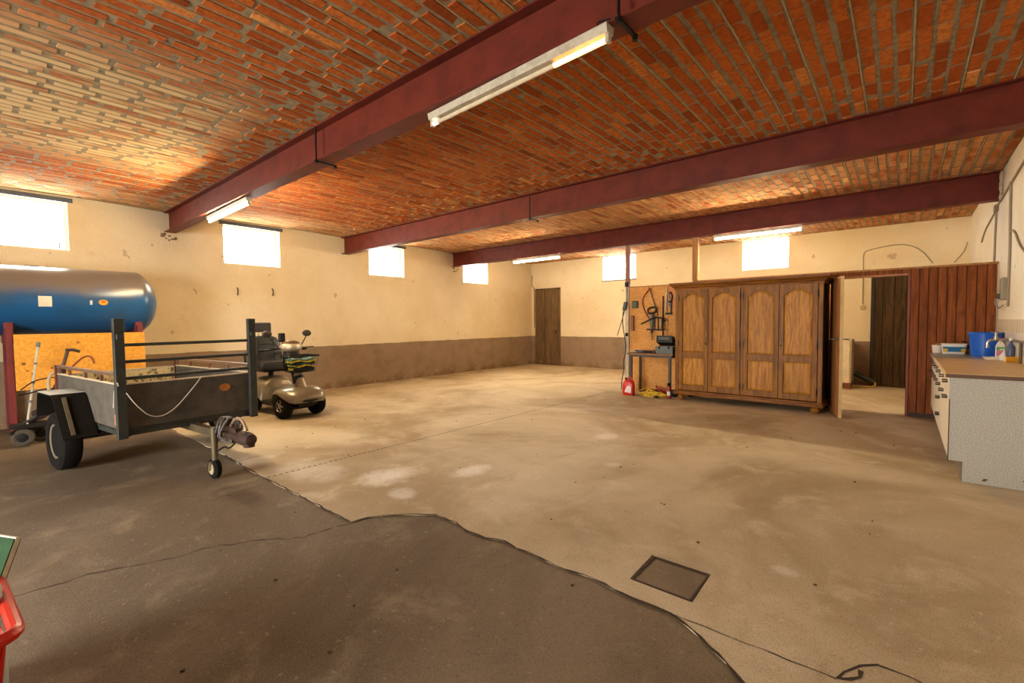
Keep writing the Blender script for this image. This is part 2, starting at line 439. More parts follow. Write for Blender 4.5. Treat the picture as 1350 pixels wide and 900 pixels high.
# plaster left loose under and beside the beam pockets
def pocket(n, x, y, z, sgn, seed):
    rr = random.Random(seed); m = MB()
    for i in range(8): m.ball((x+sgn*.004, y+rr.uniform(-.10, .12), z+rr.uniform(-.09, .02)), rr.uniform(.012, .034), (.3, rr.uniform(.8, 1.6), rr.uniform(.4, 1.)), 6)
    o = m.build('crumbled_plaster', C('crumbled_mortar', (134, 104, 72), .95, var=.6), n); o['kind'] = 'stuff'
pocket(wl, XL, 2.28, 2.90, 1, 1); pocket(wl, XL, 8.74, 2.86, 1, 2); 
mm = MB(); rr = random.Random(12)
for i in range(9): mm.ball((XR-.015, 8.57+rr.uniform(-.05, .02), 2.92+.035*i), rr.uniform(.025, .045), (.6, 1, 1), 6)
o = mm.build('beam_pocket_mortar', C('pocket_mortar', (198, 182, 146), .95), wr); o['kind'] = 'stuff'

# windows
def window(n, axis, a, b, z0, z1):
    root = bpy.data.objects.new('window_%d' % n, None); COL.objects.link(root); root['kind'] = 'structure'; root.empty_display_size = .1
    d = -.16 if axis == 'Y' else .16
    def bx(u0, u1, v0, v1, w=.04, dd=0.):
        if axis == 'Y': return B2((XL+d+dd-w/2, u0, v0), (XL+d+dd+w/2, u1, v1))
        return B2((u0, YF+d+dd-w/2, v0), (u1, YF+d+dd+w/2, v1))
    root.location = ((XL+d, (a+b)/2, z0) if axis == 'Y' else ((a+b)/2, YF+d, z0))
    inv = Matrix.Translation(-Vector(root.location))
    def put(m, nm, mat): 
        bmesh.ops.transform(m.bm, matrix=inv, verts=m.bm.verts[:]); return m.build(nm, mat, root, smooth=0)
    t = .032
    for q, nm in (((a, b, z0, z0+t), 'bottom_rail'), ((a, b, z1-t, z1), 'top_rail'), ((a, a+t, z0+t, z1-t), 'jamb'), ((b-t, b, z0+t, z1-t), 'jamb')):
        put(bx(*q), nm, M_WFRAME)
    put(bx(a+t, b-t, z0+t, z1-t, .006), 'pane', M_GLASS)
    # latch in the lower corner
    e = b-.10
    lm = bx(e, e+.02, z0+t, z0+.13, .02, .035 if axis == 'Y' else -.035)
    put(lm, 'latch', C('dull_latch', (120, 122, 112), .6))
    if axis == 'Y':
        put(B2((XL-.02, a-.06, z1-.012), (XL+.012, b+.06, z1+.05)), 'lintel', M_SLATE)
        portal((XL-.32, (a+b)/2, (z0+z1)/2), (0, -PI/2, 0), z1-z0, b-a)
    else:
        if n == 5: put(B2((a-.03, YF-.012, z1-.005), (b+.03, YF+.03, z1+.025)), 'lintel', M_SLATE); put(B2((a-.02, YF-.03, z0-.03), (b+.02, YF+.02, z0)), 'sill', C('grey_sill', (150, 140, 122), .8))
        portal(((a+b)/2, YF+.32, (z0+z1)/2), (-PI/2, 0, 0), b-a, z1-z0)
    return root
for i, (a, b) in enumerate(WIN_L): window(i+1, 'Y', a, b, ZW0, ZW1)
for i, (a, b) in enumerate(WIN_F): window(i+5, 'X', a, b, 2.565, 3.262)
portal((-4.1, YB-.32, 1.25), (PI/2, 0, 0), 2.2, 2.5)

# plank doors
def plank_door(name, x0, x1, z1, y, n, arch, mat, seed):
    rr = random.Random(seed)
    root = bpy.data.objects.new(name, None); COL.objects.link(root); root['kind'] = 'structure'; root.location = ((x0+x1)/2, y, 0)
    w = (x1-x0)/n
    for i in range(n):
        c = x0+w*(i+.5)-(x0+x1)/2; f = (i+.5)/n*2-1
        h = z1-arch*f*f+rr.uniform(-.01, .01)
        B2((c-w/2+.004, -.02+rr.uniform(-.008, .008), .005), (c+w/2-.004, .02, h), .004).build('plank', mat, root, smooth=0)
    B2((x0-(x0+x1)/2, .02, -.01), (x1-(x0+x1)/2, .04, z1+.012)).build('backing_board', C('door_gap_black', (28, 22, 18), .9), root, smooth=0)
    return root
d1 = plank_door('door_1', -9.25, -8.226, 2.45, YF+.05, 8, .03, M_DOORW, 4)
B2((.30, -.06, 1.02), (.33, -.02, 1.12), .004).build('handle', M_BLACK, d1)
M_DOORD = m_wood('dark_brown_planks', (86, 66, 44), (58, 44, 30), 'Z', 1., .8, .3)
d2 = plank_door('door_2', -.50, .60, 2.30, YF-.05, 6, 0, M_DOORD, 5)
B2((-.56, -.04, 0), (-.50, .04, 2.34)).build('jamb', C('dark_jamb', (48, 38, 30), .8), d2, smooth=0)

# ------------------------------------------------------------------ brick ceiling
ceiling = tag(B2((XL-.3, YB-.3, 3.36), (XR+.3, YF+.3, 3.6)).build('ceiling', M_MORTAR, smooth=0), kind='structure')
BAYS = [(YB, 2.247), (2.327, 5.416), (5.496, 8.626), (8.706, YF)]
def vault(y, k):
    a, b = BAYS[k]; 
    if k == 0: a = -.9
    if k == 3: b = YF+.4
    f = (y-(a+b)/2)/((b-a)/2); return 3.258+.034*max(0., 1-f*f)
for k, (a, b) in enumerate(BAYS):
    m = MB(); n = 14; rows = []
    for i in range(n+1):
        yy = a+(b-a)*i/n; z = vault(yy, k)+.0045
        rows.append([(XL, yy, z), (XR, yy, z)])
    V = [[m.bm.verts.new(p) for p in r] for r in rows]
    for p, q in zip(V, V[1:]): m.bm.faces.new((p[0], q[0], q[1], p[1]))
    m.build('mortar_bed', M_MORTAR, ceiling)
ROW, BL = .1015, .285
def brick_poly(l, w, rr, h=.018):
    j = lambda s: rr.uniform(-s, s)
    top = [(-w/2, -l/2), (w/2, -l/2), (w/2, l/2), (-w/2, l/2)]
    c = .005
    bot = [((abs(x)-c)*(1 if x > 0 else -1)+j(.003), (abs(y)-c)*(1 if y > 0 else -1)+j(.004)) for x, y in top]
    zb = [j(.002) for _ in range(4)]
    return [(x, y, h) for x, y in top] + [(x, y, z) for (x, y), z in zip(bot, zb)]
BF = [(4, 5, 6, 7), (0, 4, 7, 3), (1, 2, 6, 5), (0, 1, 5, 4), (3, 7, 6, 2)]
bl = []; br = random.Random(21)
nrow = int((XR-XL)/ROW)
for k, (a, b) in enumerate(BAYS):
    if k == 0: a = -1.0
    for i in range(nrow+1):
        x = XR-ROW*(i+.5)
        if x < XL+.02: continue
        y = a+.02-(BL*.5 if i % 2 else 0)+br.uniform(-.05, .05)
        while y < b-.02:
            l = BL*br.uniform(.9, 1.08); y0, y1 = max(y, a+.005), min(y+l, b-.005)
            gap = .012 if x > -3.0 or k else .034
            if y1-y0 > .06: bl.append((k, x+br.uniform(-.004, .004), (y0+y1)/2, y1-y0-gap, ROW-br.uniform(.019, .027), min(1, max(0, br.gauss(.46, .19)))))
            y += l
def seen(x, y, z):
    p = project((x, y, z))
    if not p or not (-5 < p[0] < 1355 and -5 < p[1] < 905): return 0
    for yb, zb in BEAMS:
        if y > yb+.2:
            t = (yb+.01)/y; 
            if CAM_H+(z-CAM_H)*t > zb: return 0
            t = (yb+.16)/y
            if t < 1 and CAM_H+(z-CAM_H)*t > zb: return 0
    return (z-CAM_H)/p[2]**3
rank = sorted(range(len(bl)), key=lambda i: -seen(bl[i][1], bl[i][2], 3.27))
single = set(rank[:300])
def tone_mesh(me, tone):
    at = me.attributes.new('tone', 'FLOAT', 'POINT')
    at.data.foreach_set('value', tone)
    return me
LEN_Q = [.10, .16, .21, .235, .25, .262, .275, .29, .31]
cache = {}
def brick_mesh(l, tone):
    q = min(LEN_Q, key=lambda v: abs(v-l)); tq = round(tone*7)/7; v = br.randrange(2); key = (q, tq, v)
    if key not in cache:
        me = bpy.data.meshes.new('brick'); vs = brick_poly(q, ROW-.023, br)
        me.from_pydata(vs, [], BF); me.materials.append(M_BRICK); cache[key] = tone_mesh(me, [tq]*8)
    return cache[key]
vv, ff, tt = [], [], []
for i, (k, x, y, l, w, tone) in enumerate(bl):
    z = vault(y, k)+br.uniform(-.002, .002)
    if i in single: share(brick_mesh(l, tone), 'brick', ceiling, (x, y, z), (br.uniform(-.01, .01), br.uniform(-.02, .02), br.uniform(-.012, .012)))
    elif y > -.95:
        o = len(vv); vv += [(x+px, y+py, z+pz) for px, py, pz in brick_poly(l, w, br)]
        ff += [tuple(o+q for q in f) for f in BF]; tt += [tone]*8
me = bpy.data.meshes.new('brick_courses'); me.from_pydata(vv, [], ff); me.materials.append(M_BRICK); tone_mesh(me, tt)
o = share(me, 'brick_courses', ceiling); o['kind'] = 'stuff'
# squeezed-out mortar lines between the courses, every third one pale and proud
for kind_, mat_ in ((0, M_RIDGE), (1, M_MORTAR)):
    m = MB(); rr = random.Random(31+kind_)
    for k, (a, b) in enumerate(BAYS):
        a = max(a, -1.0)
        for i in range(nrow+1):
            x = XR-ROW*i
            if (i % 3 == 0) != (kind_ == 0) or x > XR-.05 or (kind_ == 1 and k == 0): continue
            w = .005 if kind_ == 0 else .009
            n = 7; rows = []
            for s in range(n+1):
                yy = a+(b-a)*s/n; z = vault(yy, k); dx = rr.uniform(-.003, .003); h = rr.uniform(.001, .005) if kind_ == 0 else -.003
                rows.append([(x+dx-w, yy, z+.008), (x+dx-w*.5, yy, z-h), (x+dx+w*.5, yy, z-h), (x+dx+w, yy, z+.008)])
            m.rings(rows, close=False, caps=False)
    o = m.build('mortar_line', mat_, ceiling); o['kind'] = 'stuff'

# ------------------------------------------------------------------ steel beams
def beam(y, zb, label, clamps):
    root = thing('steel_beam', label, 'beam', ((XL+XR)/2, y+.08, zb), 0, 'steel beams carrying the brick ceiling')
    hl = (XR-XL)/2-.004; h = BEAM_TOP-zb
    B2((-hl, -.08, 0), (hl, .08, .014), .002).build('lower_flange', M_BEAM, root, smooth=0)
    B2((-hl, -.08, h-.014), (hl, .08, h), .002).build('upper_flange', M_BEAM, root, smooth=0)
    B2((-hl, -.0055, .014), (hl, .0055, h-.014)).build('web', M_BEAM, root, smooth=0)
    for x in clamps:
        u = x-(XL+XR)/2; m = MB()
        m.tube([(u, -.088, h-.02), (u, -.088, -.008)], .008); m.box((u, 0, -.012), (.022, .22, .010)); m.cyl((u, -.088, -.03), (u, -.088, .0), .013); m.cyl((u, .10, -.035), (u, .10, -.005), .015)
        m.build('hanger_clamp', M_BLACK, root)
    return root
beam(*BEAMS[0], 'nearest dark red steel ceiling beam, the one with a worn out tube light under it', [-4.24, -1.13])
beam(*BEAMS[1], 'middle dark red steel ceiling beam of the three, without any tube light', [-4.17])
beam(*BEAMS[2], 'farthest dark red steel ceiling beam, above the tool board and the wardrobe', [])

# ------------------------------------------------------------------ tube lights
M_LIT = emitter('lit_tube', TUBE_COLOR, TUBE_POWER)
M_GLOW = emitter('orange_tube_end', (1, .42, .10), 2.6)
M_GLOWW = emitter('white_tube_end', (1, .86, .62), 2.4)
def tube_light(x0, x1, y, z, rz, label, lit=True):
    L = x1-x0
    root = thing('tube_light', label, 'lamp', ((x0+x1)/2, y, z), rz, 'fluorescent tube lights under the beams')
    m = MB(); m.prism([(-.038, 0), (.038, 0), (.03, -.045), (-.03, -.045)], -L/2, L/2, 'YZ'); m.build('housing', M_TUBEOFF, root, smooth=0)
    for sx in (-1, 1): B((sx*(L/2-.012), 0, -.062), (.024, .034, .05), .004).build('tube_socket', M_TUBEOFF, root)
    r = .014; q = L/2-.026
    if lit: MB().cyl((-q, 0, -.068), (q, 0, -.068), r, n=12).build('tube', M_LIT, root)
    else:
        MB().cyl((-q+.05, 0, -.068), (q-.34, 0, -.068), r, n=12).build('tube', C('dull_tube_glass', (222, 206, 176), .25), root)
        MB().cyl((q-.34, 0, -.068), (q, 0, -.068), r, n=12).build('glowing_tube_end', M_GLOW, root)
        MB().cyl((-q, 0, -.068), (-q+.05, 0, -.068), r, n=12).build('glowing_tube_end', M_GLOWW, root)
    for sx in (-1, 1): MB().tube([(sx*(L/2-.06), -.02, -.004), (sx*(L/2-.06), -.02, .03), (sx*(L/2+.015), -.03, .012)], .005).build('hanging_wire', M_BLACK, root)
    return root
tube_light(-2.70, -1.19, 2.262, 2.932, -.05, 'worn out tube light with a faint orange end under the nearest beam', False)
tube_light(-7.56, -6.06, 2.30, 2.928, -.02, 'lit tube light on the beam near the tank and the second window')
tube_light(-7.25, -5.88, 8.68, 2.893, 0, 'lit tube light on the far beam above the corner with the narrow plank door')
tube_light(-2.60, -1.25, 8.68, 2.893, 0, 'lit tube light on the far beam above the wardrobe')

# ------------------------------------------------------------------ partition with open door
PY = 8.66
part = bpy.data.objects.new('wall_partition', None); COL.objects.link(part); part['kind'] = 'structure'; part.location = (0, PY, 0)
for x0, x1 in ((-4.20, -3.42), (-3.415, -2.2), (-2.195, -.90)):
    B2((x0, -.012, .0), (x1, .012, 2.055)).build('chipboard_panel', M_CHIP, part, smooth=0)
for x0, x1, z0, z1 in ((-4.2, -2.95, 2.055, 2.075), (-2.95, .93, 2.09, 2.115)):
    B2((x0, -.03, z0), (x1, .03, z1)).build('top_rail', M_TAN, part, smooth=0)
pr = random.Random(8)
pw = .85/9; x = .925
while x > -2.9:
    x0 = max(x-pw, -2.95)
    z0 = .02 if x0 > .07 else (2.03 if x0 > -.92 else 1.99)
    B2((x0+.003, -.014+pr.uniform(-.002, .002), z0), (x-.003, .012, 2.092), .003).build('plank', M_PLANK, part, smooth=0)
    x = x0
for x0, x1, z0, z1 in ((.075, .925, 0, 2.09), (-2.95, .075, 2.03, 2.09)):
    B2((x0, .012, z0), (x1, .022, z1)).build('backing_board', C('groove_dark', (46, 26, 16), .9), part, smooth=0)
M_FRAME = C('varnished_frame', (176, 116, 64), .5)
B2((.045, -.03, 0), (.075, .06, 2.03), .003).build('door_jamb', C('dark_red_jamb', (128, 58, 30), .5), part, smooth=0)
B2((-.95, -.034, 0), (-.84, .06, 2.03), .003).build('door_jamb', C('dark_left_jamb', (44, 32, 24), .6), part, smooth=0)
B2((-.84, -.03, 2.0), (.045, .06, 2.03), .003).build('door_head', M_FRAME, part, smooth=0)
B2((.075, -.022, 0), (.92, -.012, .06)).build('skirting', C('dark_skirting', (60, 34, 20), .6), part, smooth=0)
# the open leaf
dl = bpy.data.objects.new('door_3', None); COL.objects.link(dl); dl['kind'] = 'structure'; dl.location = (-.85, 8.62, 0); dl.rotation_euler = (0, 0, math.atan2(7.84-8.62, -.645+.85))
B2((0, -.02, .012), (.80, .02, 1.985), .002).build('leaf', M_FRAME, dl, smooth=0)
B2((.80, -.02, .012), (.806, .02, 1.985)).build('edge_band', C('pale_door_edge', (206, 178, 124), .55), dl, smooth=0)
hm = MB()
for s in (-1, 1): hm.cyl((.75, s*.02, 1.11), (.75, s*.085, 1.11), .011); hm.tube([(.75, s*.08, 1.11), (.70, s*.105, 1.105), (.63, s*.105, 1.10)], .011); hm.box((.75, s*.022, 1.07), (.035, .005, .17))
hm.build('handle', STEEL, dl)

def column(name, label, x, y, z0, z1, w, mat, low=None):
    root = thing(name, label, 'post', (x, y, z0))
    if low:
        B2((-w/2, -w/2, 0), (w/2, w/2, low-z0), .004).build('lower_length', C('pale_grey_paint', (196, 184, 160), .6), root, smooth=0)
        B2((-w/2, -w/2, low-z0), (w/2, w/2, z1-z0), .004).build('upper_length', mat, root, smooth=0)
    else: B2((-w/2, -w/2, 0), (w/2, w/2, z1-z0), .004).build('post', mat, root, smooth=0)
    return root
cl = column('support_post', 'slim square support post beside the tool board, pale below and reddish above', -4.245, 8.66, 0, 2.894, .075, C('reddish_paint', (150, 96, 72), .6), 2.13)
B((0, -.05, 2.12), (.075, .04, .09), .01).build('cable_clamp', M_BLACK, cl)
MB().tube([(.0, -.046, 2.1), (.01, -.05, 1.8), (-.03, -.06, 1.6)], .006, smooth=1).build('cable', M_BLACK, cl)
column('short_wooden_post', 'short brown wooden post standing on the partition rail beside the wardrobe top', -2.905, 8.66, 2.116, 2.894, .10, M_TAN)

# extension lead with sockets hanging down the post
ex = thing('extension_lead', 'dark extension lead with a socket block hanging down beside the pale post', 'cable', (-4.27, 8.58, 0))
B((0.0, .0, 1.69), (.07, .05, .17), .012, (0, .25, 0)).build('socket_block', C('grey_socket', (84, 78, 70), .5), ex)
MB().tube([(0, 0, 1.62), (-.06, -.01, 1.4), (-.13, -.01, 1.2), (-.16, -.01, 1.1)], .007, smooth=2).build('hanging_flex', M_BLACK, ex)
MB().tube([(-.03, 0, 1.62), (-.06, 0, 1.35), (.02, 0, .95), (.03, -.02, .75), (-.02, -.03, .6), (.0, -.04, .4), (-.04, -.06, .2), (-.02, -.10, .03)], .009, smooth=2).build('floor_flex', M_BLACK, ex)
B((.035, 0, 1.12), (.05, .04, .07), .01).build('plug', M_BLACK, ex)

# ------------------------------------------------------------------ wardrobe
def wardrobe():
    rz = math.atan2(8.047-8.116, -.948+3.021)
    root = thing('wardrobe', 'large oak wardrobe with four arched panel doors on bun feet', 'wardrobe', (-3.05, 8.10, 0), rz)
    Wd, D = 2.16, .515; z0, z1 = .15, 1.95
    dark = C('black_stained_side', (30, 24, 20), .7)
    for x in (0, Wd-.02): B2((x, .02, z0), (x+.02, D, z1)).build('side_panel', dark, root, smooth=0)
    B2((0.02, D-.015, z0), (Wd-.02, D, z1)).build('back_panel', dark, root, smooth=0)
    for x in (-.012, Wd-.05): 
        m = B2((x, -.012, z0), (x+.062, .03, z1), .006); m.build('corner_pilaster', M_OAK, root)
    m = MB(); m.box((Wd/2, D/2-.01, .125), (Wd+.07, D+.08, .05), None, .012, 2); m.box((Wd/2, D/2-.01, .16), (Wd+.04, D+.05, .03), None, .008)
    m.build('plinth', M_OAKX, root)
    m = MB()
    prof = [(0, 1.915), (-.02, 1.915), (-.026, 1.945), (-.05, 1.965), (-.055, 1.98), (-.085, 1.995), (-.095, 2.01), (-.095, 2.04), (0, 2.04)]
    rings = []
    for (ex, y) in prof: rings.append([(ex, ex, y), (Wd-ex, ex, y), (Wd-ex, D, y), (ex, D, y)])
    m.rings(rings[1:-1]); m.build('cornice', M_OAKX, root, smooth=0)
    foot = MB().lathe([(.03, .10), (.05, .085), (.062, .055), (.055, .02), (.035, 0)], n=16).mesh('bun_foot', M_OAK)
    for x in (.08, Wd-.08):
        for y in (.05, D-.08): share(foot, 'bun_foot', root, (x, y, 0))
    B2((Wd/2-.022, -.008, .18), (Wd/2+.022, .02, 1.93), .004).build('middle_stile', M_OAK, root, smooth=0)
    dw = (Wd/2-.022-.05)/2
    rec = C('oak_shadow_groove', (92, 54, 22), .6)
    def panel(x0, x1, za, zb_, arch, name, parent):
        """raised and fielded panel with a cathedral arch"""
        def outl(i, y):
            a, b, c, d = x0+i, x1-i, za+i, zb_-i; pts = [(a, y, c), (b, y, c)]
            if not arch: return pts+[(b, y, d), (a, y, d)]
            w = (b-a)
            for k in range(13):
                f = k/12; u = b-w*f; s = abs(f-.5)*2
                h = 0 if s > .82 else arch*math.cos(s/.82*PI/2)**.8
                pts.append((u, y, d-arch+h))
            return pts
        m = MB(); m.rings([outl(0, -.001), outl(.004, -.006), outl(.032, -.016), outl(.036, -.016)])
        return m.build(name, M_OAKP, parent, smooth=20)
    for i in range(4):
        x0 = .05 + i*dw + (.044 if i >= 2 else 0)+.003; x1 = x0+dw-.006
        d = bpy.data.objects.new('door', None); COL.objects.link(d); d.parent = root; d.location = (x0, 0, 0)
        w = x1-x0; fr = MB(); st = .062; a, b = .185, 1.925; mid = .80
        fr.box((w/2, .004, (a+b)/2), (w, .012, b-a))
        fr.box((st/2, -.010, (a+b)/2), (st, .022, b-a), None, .003); fr.box((w-st/2, -.010, (a+b)/2), (st, .022, b-a), None, .003)
        for zc, h in ((a+.045, .09), (mid, .10)): fr.box((w/2, -.0095, zc), (w-2*st+.002, .021, h), None, .002)
        # arched top rail
        poly = [(st-.001, b-.001), (w-st+.001, b-.001)]
        for k in range(13):
            f = k/12; u = (w-st)-(w-2*st)*f; s = abs(f-.5)*2
            h = 0 if s > .82 else .075*math.cos(s/.82*PI/2)**.8
            poly.append((u, b-.150+h))
        fr.prism(poly, -.020, .0)
        fr.build('door_frame', M_OAK, d, smooth=0)
        panel(st+.004, w-st-.004, mid+.054, b-.079, .075, 'upper_panel', d)
        panel(st+.004, w-st-.004, a+.094, mid-.054, 0, 'lower_panel', d)
        if i in (0, 3):
            hx = w-.03 if i == 0 else .03
            k = MB(); k.box((hx, -.024, 1.04), (.016, .006, .15), None, .002); k.cyl((hx, -.02, 1.0), (hx, -.05, 1.0), .006); k.ball((hx, -.052, 1.0), .011, n=8)
            k.build('key_plate', C('dark_brass', (84, 66, 36), .4, .7), d)
        hx = 0 if i in (0, 2) else w
        for z in (.32, 1.0, 1.78): MB().cyl((hx, -.022, z-.05), (hx, -.022, z+.05), .007, n=8).build('hinge', M_BLACK, d)
    return root
wardrobe()

# ------------------------------------------------------------------ tool table and wall tools
tb = thing('work_table', 'small steel framed table with a wooden top in front of the tool board', 'table', (-3.50, 8.35, 0))
B2((-.50, -.24, .755), (.385, .22, .790), .006).build('table_top', C('worn_table_wood', (138, 100, 62), .7, dark=(84, 58, 36)), tb)
lg = B2((-.02, -.02, 0), (.02, .02, .722)).mesh('leg', C('dark_table_steel', (66, 62, 56), .5, .4), 0)
for x in (-.42, .325):
    for y in (-.21, .19): share(lg, 'leg', tb, (x, y, 0))
m = MB()
for y in (-.21, .19): m.box((-.04, y, .738), (.80, .035, .034))
for x in (-.42, .34): m.box((x, -.01, .738), (.035, .40, .034))
m.build('apron_frame', C('dark_table_steel', (66, 62, 56)), tb, smooth=0)
TZ = .790
tx = thing('toolbox', 'open grey and black toolbox on the end of the work table', 'toolbox', (-3.29, 8.26, TZ), -.06)
GB = C('toolbox_grey', (92, 98, 94), .5); BK = C('black_plastic', (20, 20, 21), .45, spec=.3)
m = MB()
for c, s in (((0, 0, .006), (.33, .20, .012)), ((0, -.097, .066), (.33, .010, .13)), ((0, .097, .066), (.33, .010, .13)), ((-.16, 0, .066), (.010, .20, .13)), ((.16, 0, .066), (.010, .20, .13))): m.box(c, s, None, .003)
m.build('tray', GB, tx)
m = MB(); m.rings([[(-.165, .1, .135), (.165, .1, .135), (.165, .1, .15), (-.165, .1, .15)], [(-.165, -.02, .19), (.165, -.02, .19), (.165, -.03, .30), (-.165, -.03, .30)], [(-.15, -.09, .21), (.15, -.09, .21), (.15, -.08, .33), (-.15, -.08, .33)]])
m.build('lid', BK, tx, smooth=0)
B((0, -.088, .28), (.22, .02, .06), .01, (.3, 0, 0)).build('lid_tray', GB, tx)
for sx in (-.09, .09): B((sx, -.106, .115), (.03, .012, .05), .003).build('latch', BK, tx)
def drill(name, label, x, y, rz, body, s=1.):
    t = thing(name, label, 'drill', (x, y, TZ+.026*s), rz)
    m = MB(); m.lathe([(.006, -.11), (.024, -.105), (.026, -.02), (.022, .03), (.016, .06)], n=14, axis='X'); m.build('motor_body', body, t)
    m = MB(); m.lathe([(.016, .06), (.017, .09), (.008, .105), (.003, .11)], n=12, axis='X'); m.build('chuck', STEEL, t)
    m = MB(); m.tube([(-.07, 0, 0), (-.085, .06, .0), (-.10, .12, -.002)], .016, n=10); m.box((-.105, .13, 0), (.07, .05, .045), None, .008); m.build('grip', BK, t)
    return t
drill('power_drill', 'blue grey power drill lying on the work table', -3.75, 8.24, .4, C('drill_blue_grey', (92, 102, 116), .4))
drill('power_drill', 'black power drill lying on the work table nearest the toolbox', -3.58, 8.42, 2.8, C('drill_black', (40, 36, 36), .4))
cg = thing('grinder', 'dark angle grinder with a red collar on the work table', 'tool', (-3.60, 8.18, TZ))
MB().lathe([(.018, -.10), (.024, -.08), (.022, .06), (.026, .09)], (0, 0, .03), 'X', 12).build('motor_body', BK, cg)
MB().cyl((.10, 0, .012), (.10, 0, .05), .022).build('gear_head', C('red_collar', (140, 30, 26), .4), cg); MB().cyl((.10, 0, .004), (.10, 0, .010), .055, n=20).build('disc', C('grey_disc', (88, 84, 80), .8), cg)
wi = thing('wire_tangle', 'loose pale wire tangle at the outer end of the work table', 'wire', (-3.90, 8.17, TZ))
MB().tube([(.1*math.cos(k*1.3)*(.6+.04*k), .05*math.sin(k*1.7), .006+.004*k+.02*(k % 2)) for k in range(10)], .003, n=6, smooth=2).build('wire', C('pale_wire', (206, 196, 176), .5), wi)

# hung on the board (its face is at y 8.648)
BY = 8.640
sw = thing('bow_saw', 'old bow saw with a rust red curved frame hanging on the tool board', 'saw', (-3.77, BY-.012, 1.43))
MB().tube([(-.005, 0, .58), (-.06, 0, .52), (-.14, 0, .42), (-.15, 0, .30), (-.11, 0, .16), (-.03, 0, .03), (.01, 0, -.01)], .012, smooth=2).build('bow_frame', C('rust_red_frame', (150, 66, 36), .7), sw)
MB().bar((.0, 0, .585), (.165, 0, .06), .004, .022).build('blade', C('dark_blade', (96, 70, 50), .6, .5), sw)
MB().tube([(.01, 0, -.01), (.165, 0, .06)], .009).build('stretcher_rod', C('rust_red_frame', (1, 1, 1)), sw)
MB().tube([(-.02, -.004, .60), (.02, -.004, .56)], .016).build('grip', C('rust_red_frame', (1, 1, 1)), sw)
hd = thing('hammer_drill', 'grey rotary hammer drill hanging point down on the tool board', 'drill', (-3.70, BY-.075, 1.42))
MB().lathe([(.015, .10), (.038, .09), (.044, .02), (.04, -.10), (.028, -.17), (.022, -.20)], n=14).build('motor_body', C('grey_tool_body', (112, 106, 92), .5), hd)
m = MB(); m.tube([(-.075, 0, .13), (-.08, 0, .21), (.06, 0, .24), (.09, 0, .20), (.07, 0, .13), (-.06, 0, .11)], .018, closed=True, smooth=1, n=8); m.build('d_handle', BK, hd)
MB().cyl((0, 0, -.2), (0, 0, -.27), .024, .018).build('chuck', BK, hd)
MB().cyl((.0, 0, -.27), (.012, 0, -.40), .010).build('bit', C('dark_bit', (64, 58, 54), .5, .6), hd)
MB().tube([(-.10, 0, -.195), (.05, 0, -.195)], .014).build('side_grip', BK, hd)
cb = thing('pry_bar', 'straight black iron bar hanging upright on the tool board', 'bar', (-3.505, BY-.010, 1.08))
MB().cyl((0, 0, 0), (0, 0, .78), .012, n=8).build('rod', M_BLACK, cb)
cw = thing('curved_bracket', 'black curved iron bracket with a frame grip hung across the tool board', 'bracket', (-3.60, BY-.14, 1.33))
MB().tube([(-.29, 0, 0), (-.18, 0, .05), (-.06, 0, .11), (.06, 0, .125), (.15, 0, .10), (.19, 0, .05)], .014, smooth=2).build('arm', M_BLACK, cw)
m = MB()
for x in (-.01, .06, .13): m.box((x, 0, 0), (.018, .018, .22))
m.box((.06, 0, -.11), (.19, .022, .03)); m.tube([(.14, 0, .09), (.19, 0, .0), (.19, 0, -.08), (.15, 0, -.14)], .006, smooth=1); m.build('frame', M_BLACK, cw, smooth=0)
pl = thing('frame_saw', 'wooden handled saw with a pale grip hanging at the wardrobe end of the tool board', 'saw', (-3.38, BY-.02, 1.76))
MB().bar((-.05, 0, .25), (-.07, 0, -.2), .02, .024).build('pale_handle', C('pale_wood', (212, 182, 134), .6), pl)
m = MB(); m.tube([(.02, 0, .17), (.06, 0, .10), (.05, 0, 0), (.0, 0, -.02)], .014, smooth=1); m.bar((.05, 0, .0), (.03, 0, -.22), .016, .02); m.build('frame', M_BLACK, pl)
B((-.01, 0, -.235), (.13, .03, .04), .008).build('grip', BK, pl)
m = MB()
for k in range(6): m.ball((-.02+.015*(k % 3), -.01, .15-.05*k), .024, (1, .6, 1), 8)
m.build('clamp_body', STEEL, pl)
ob = thing('orange_board', 'small orange wooden board fixed to the tool board beside the wardrobe', 'board', (-3.325, BY, 1.84))
B((0, 0, 0), (.19, .02, .36), .004).build('panel', C('orange_varnish', (206, 122, 40), .5), ob)
jb = thing('junction_box', 'dark green square junction box high on the tool board', 'junction box', (-4.07, BY-.02, 1.715))
B((0, 0, 0), (.115, .05, .145), .008).build('box', C('dark_green_box', (52, 60, 50), .5), jb); B((0, -.027, 0), (.09, .008, .115), .003).build('lid', C('dark_green_lid', (66, 74, 62), .5), jb)
rk = thing('small_rack', 'narrow brown wooden rack on the tool board beside the pale post', 'rack', (-4.135, BY-.02, 1.35))
m = MB(); m.box((0, .015, 0), (.075, .012, .30)); m.box((0, -.02, -.145), (.075, .07, .012)); m.box((.034, -.01, 0), (.01, .05, .30)); m.build('body', C('brown_wood', (142, 90, 52), .6), rk, smooth=0)

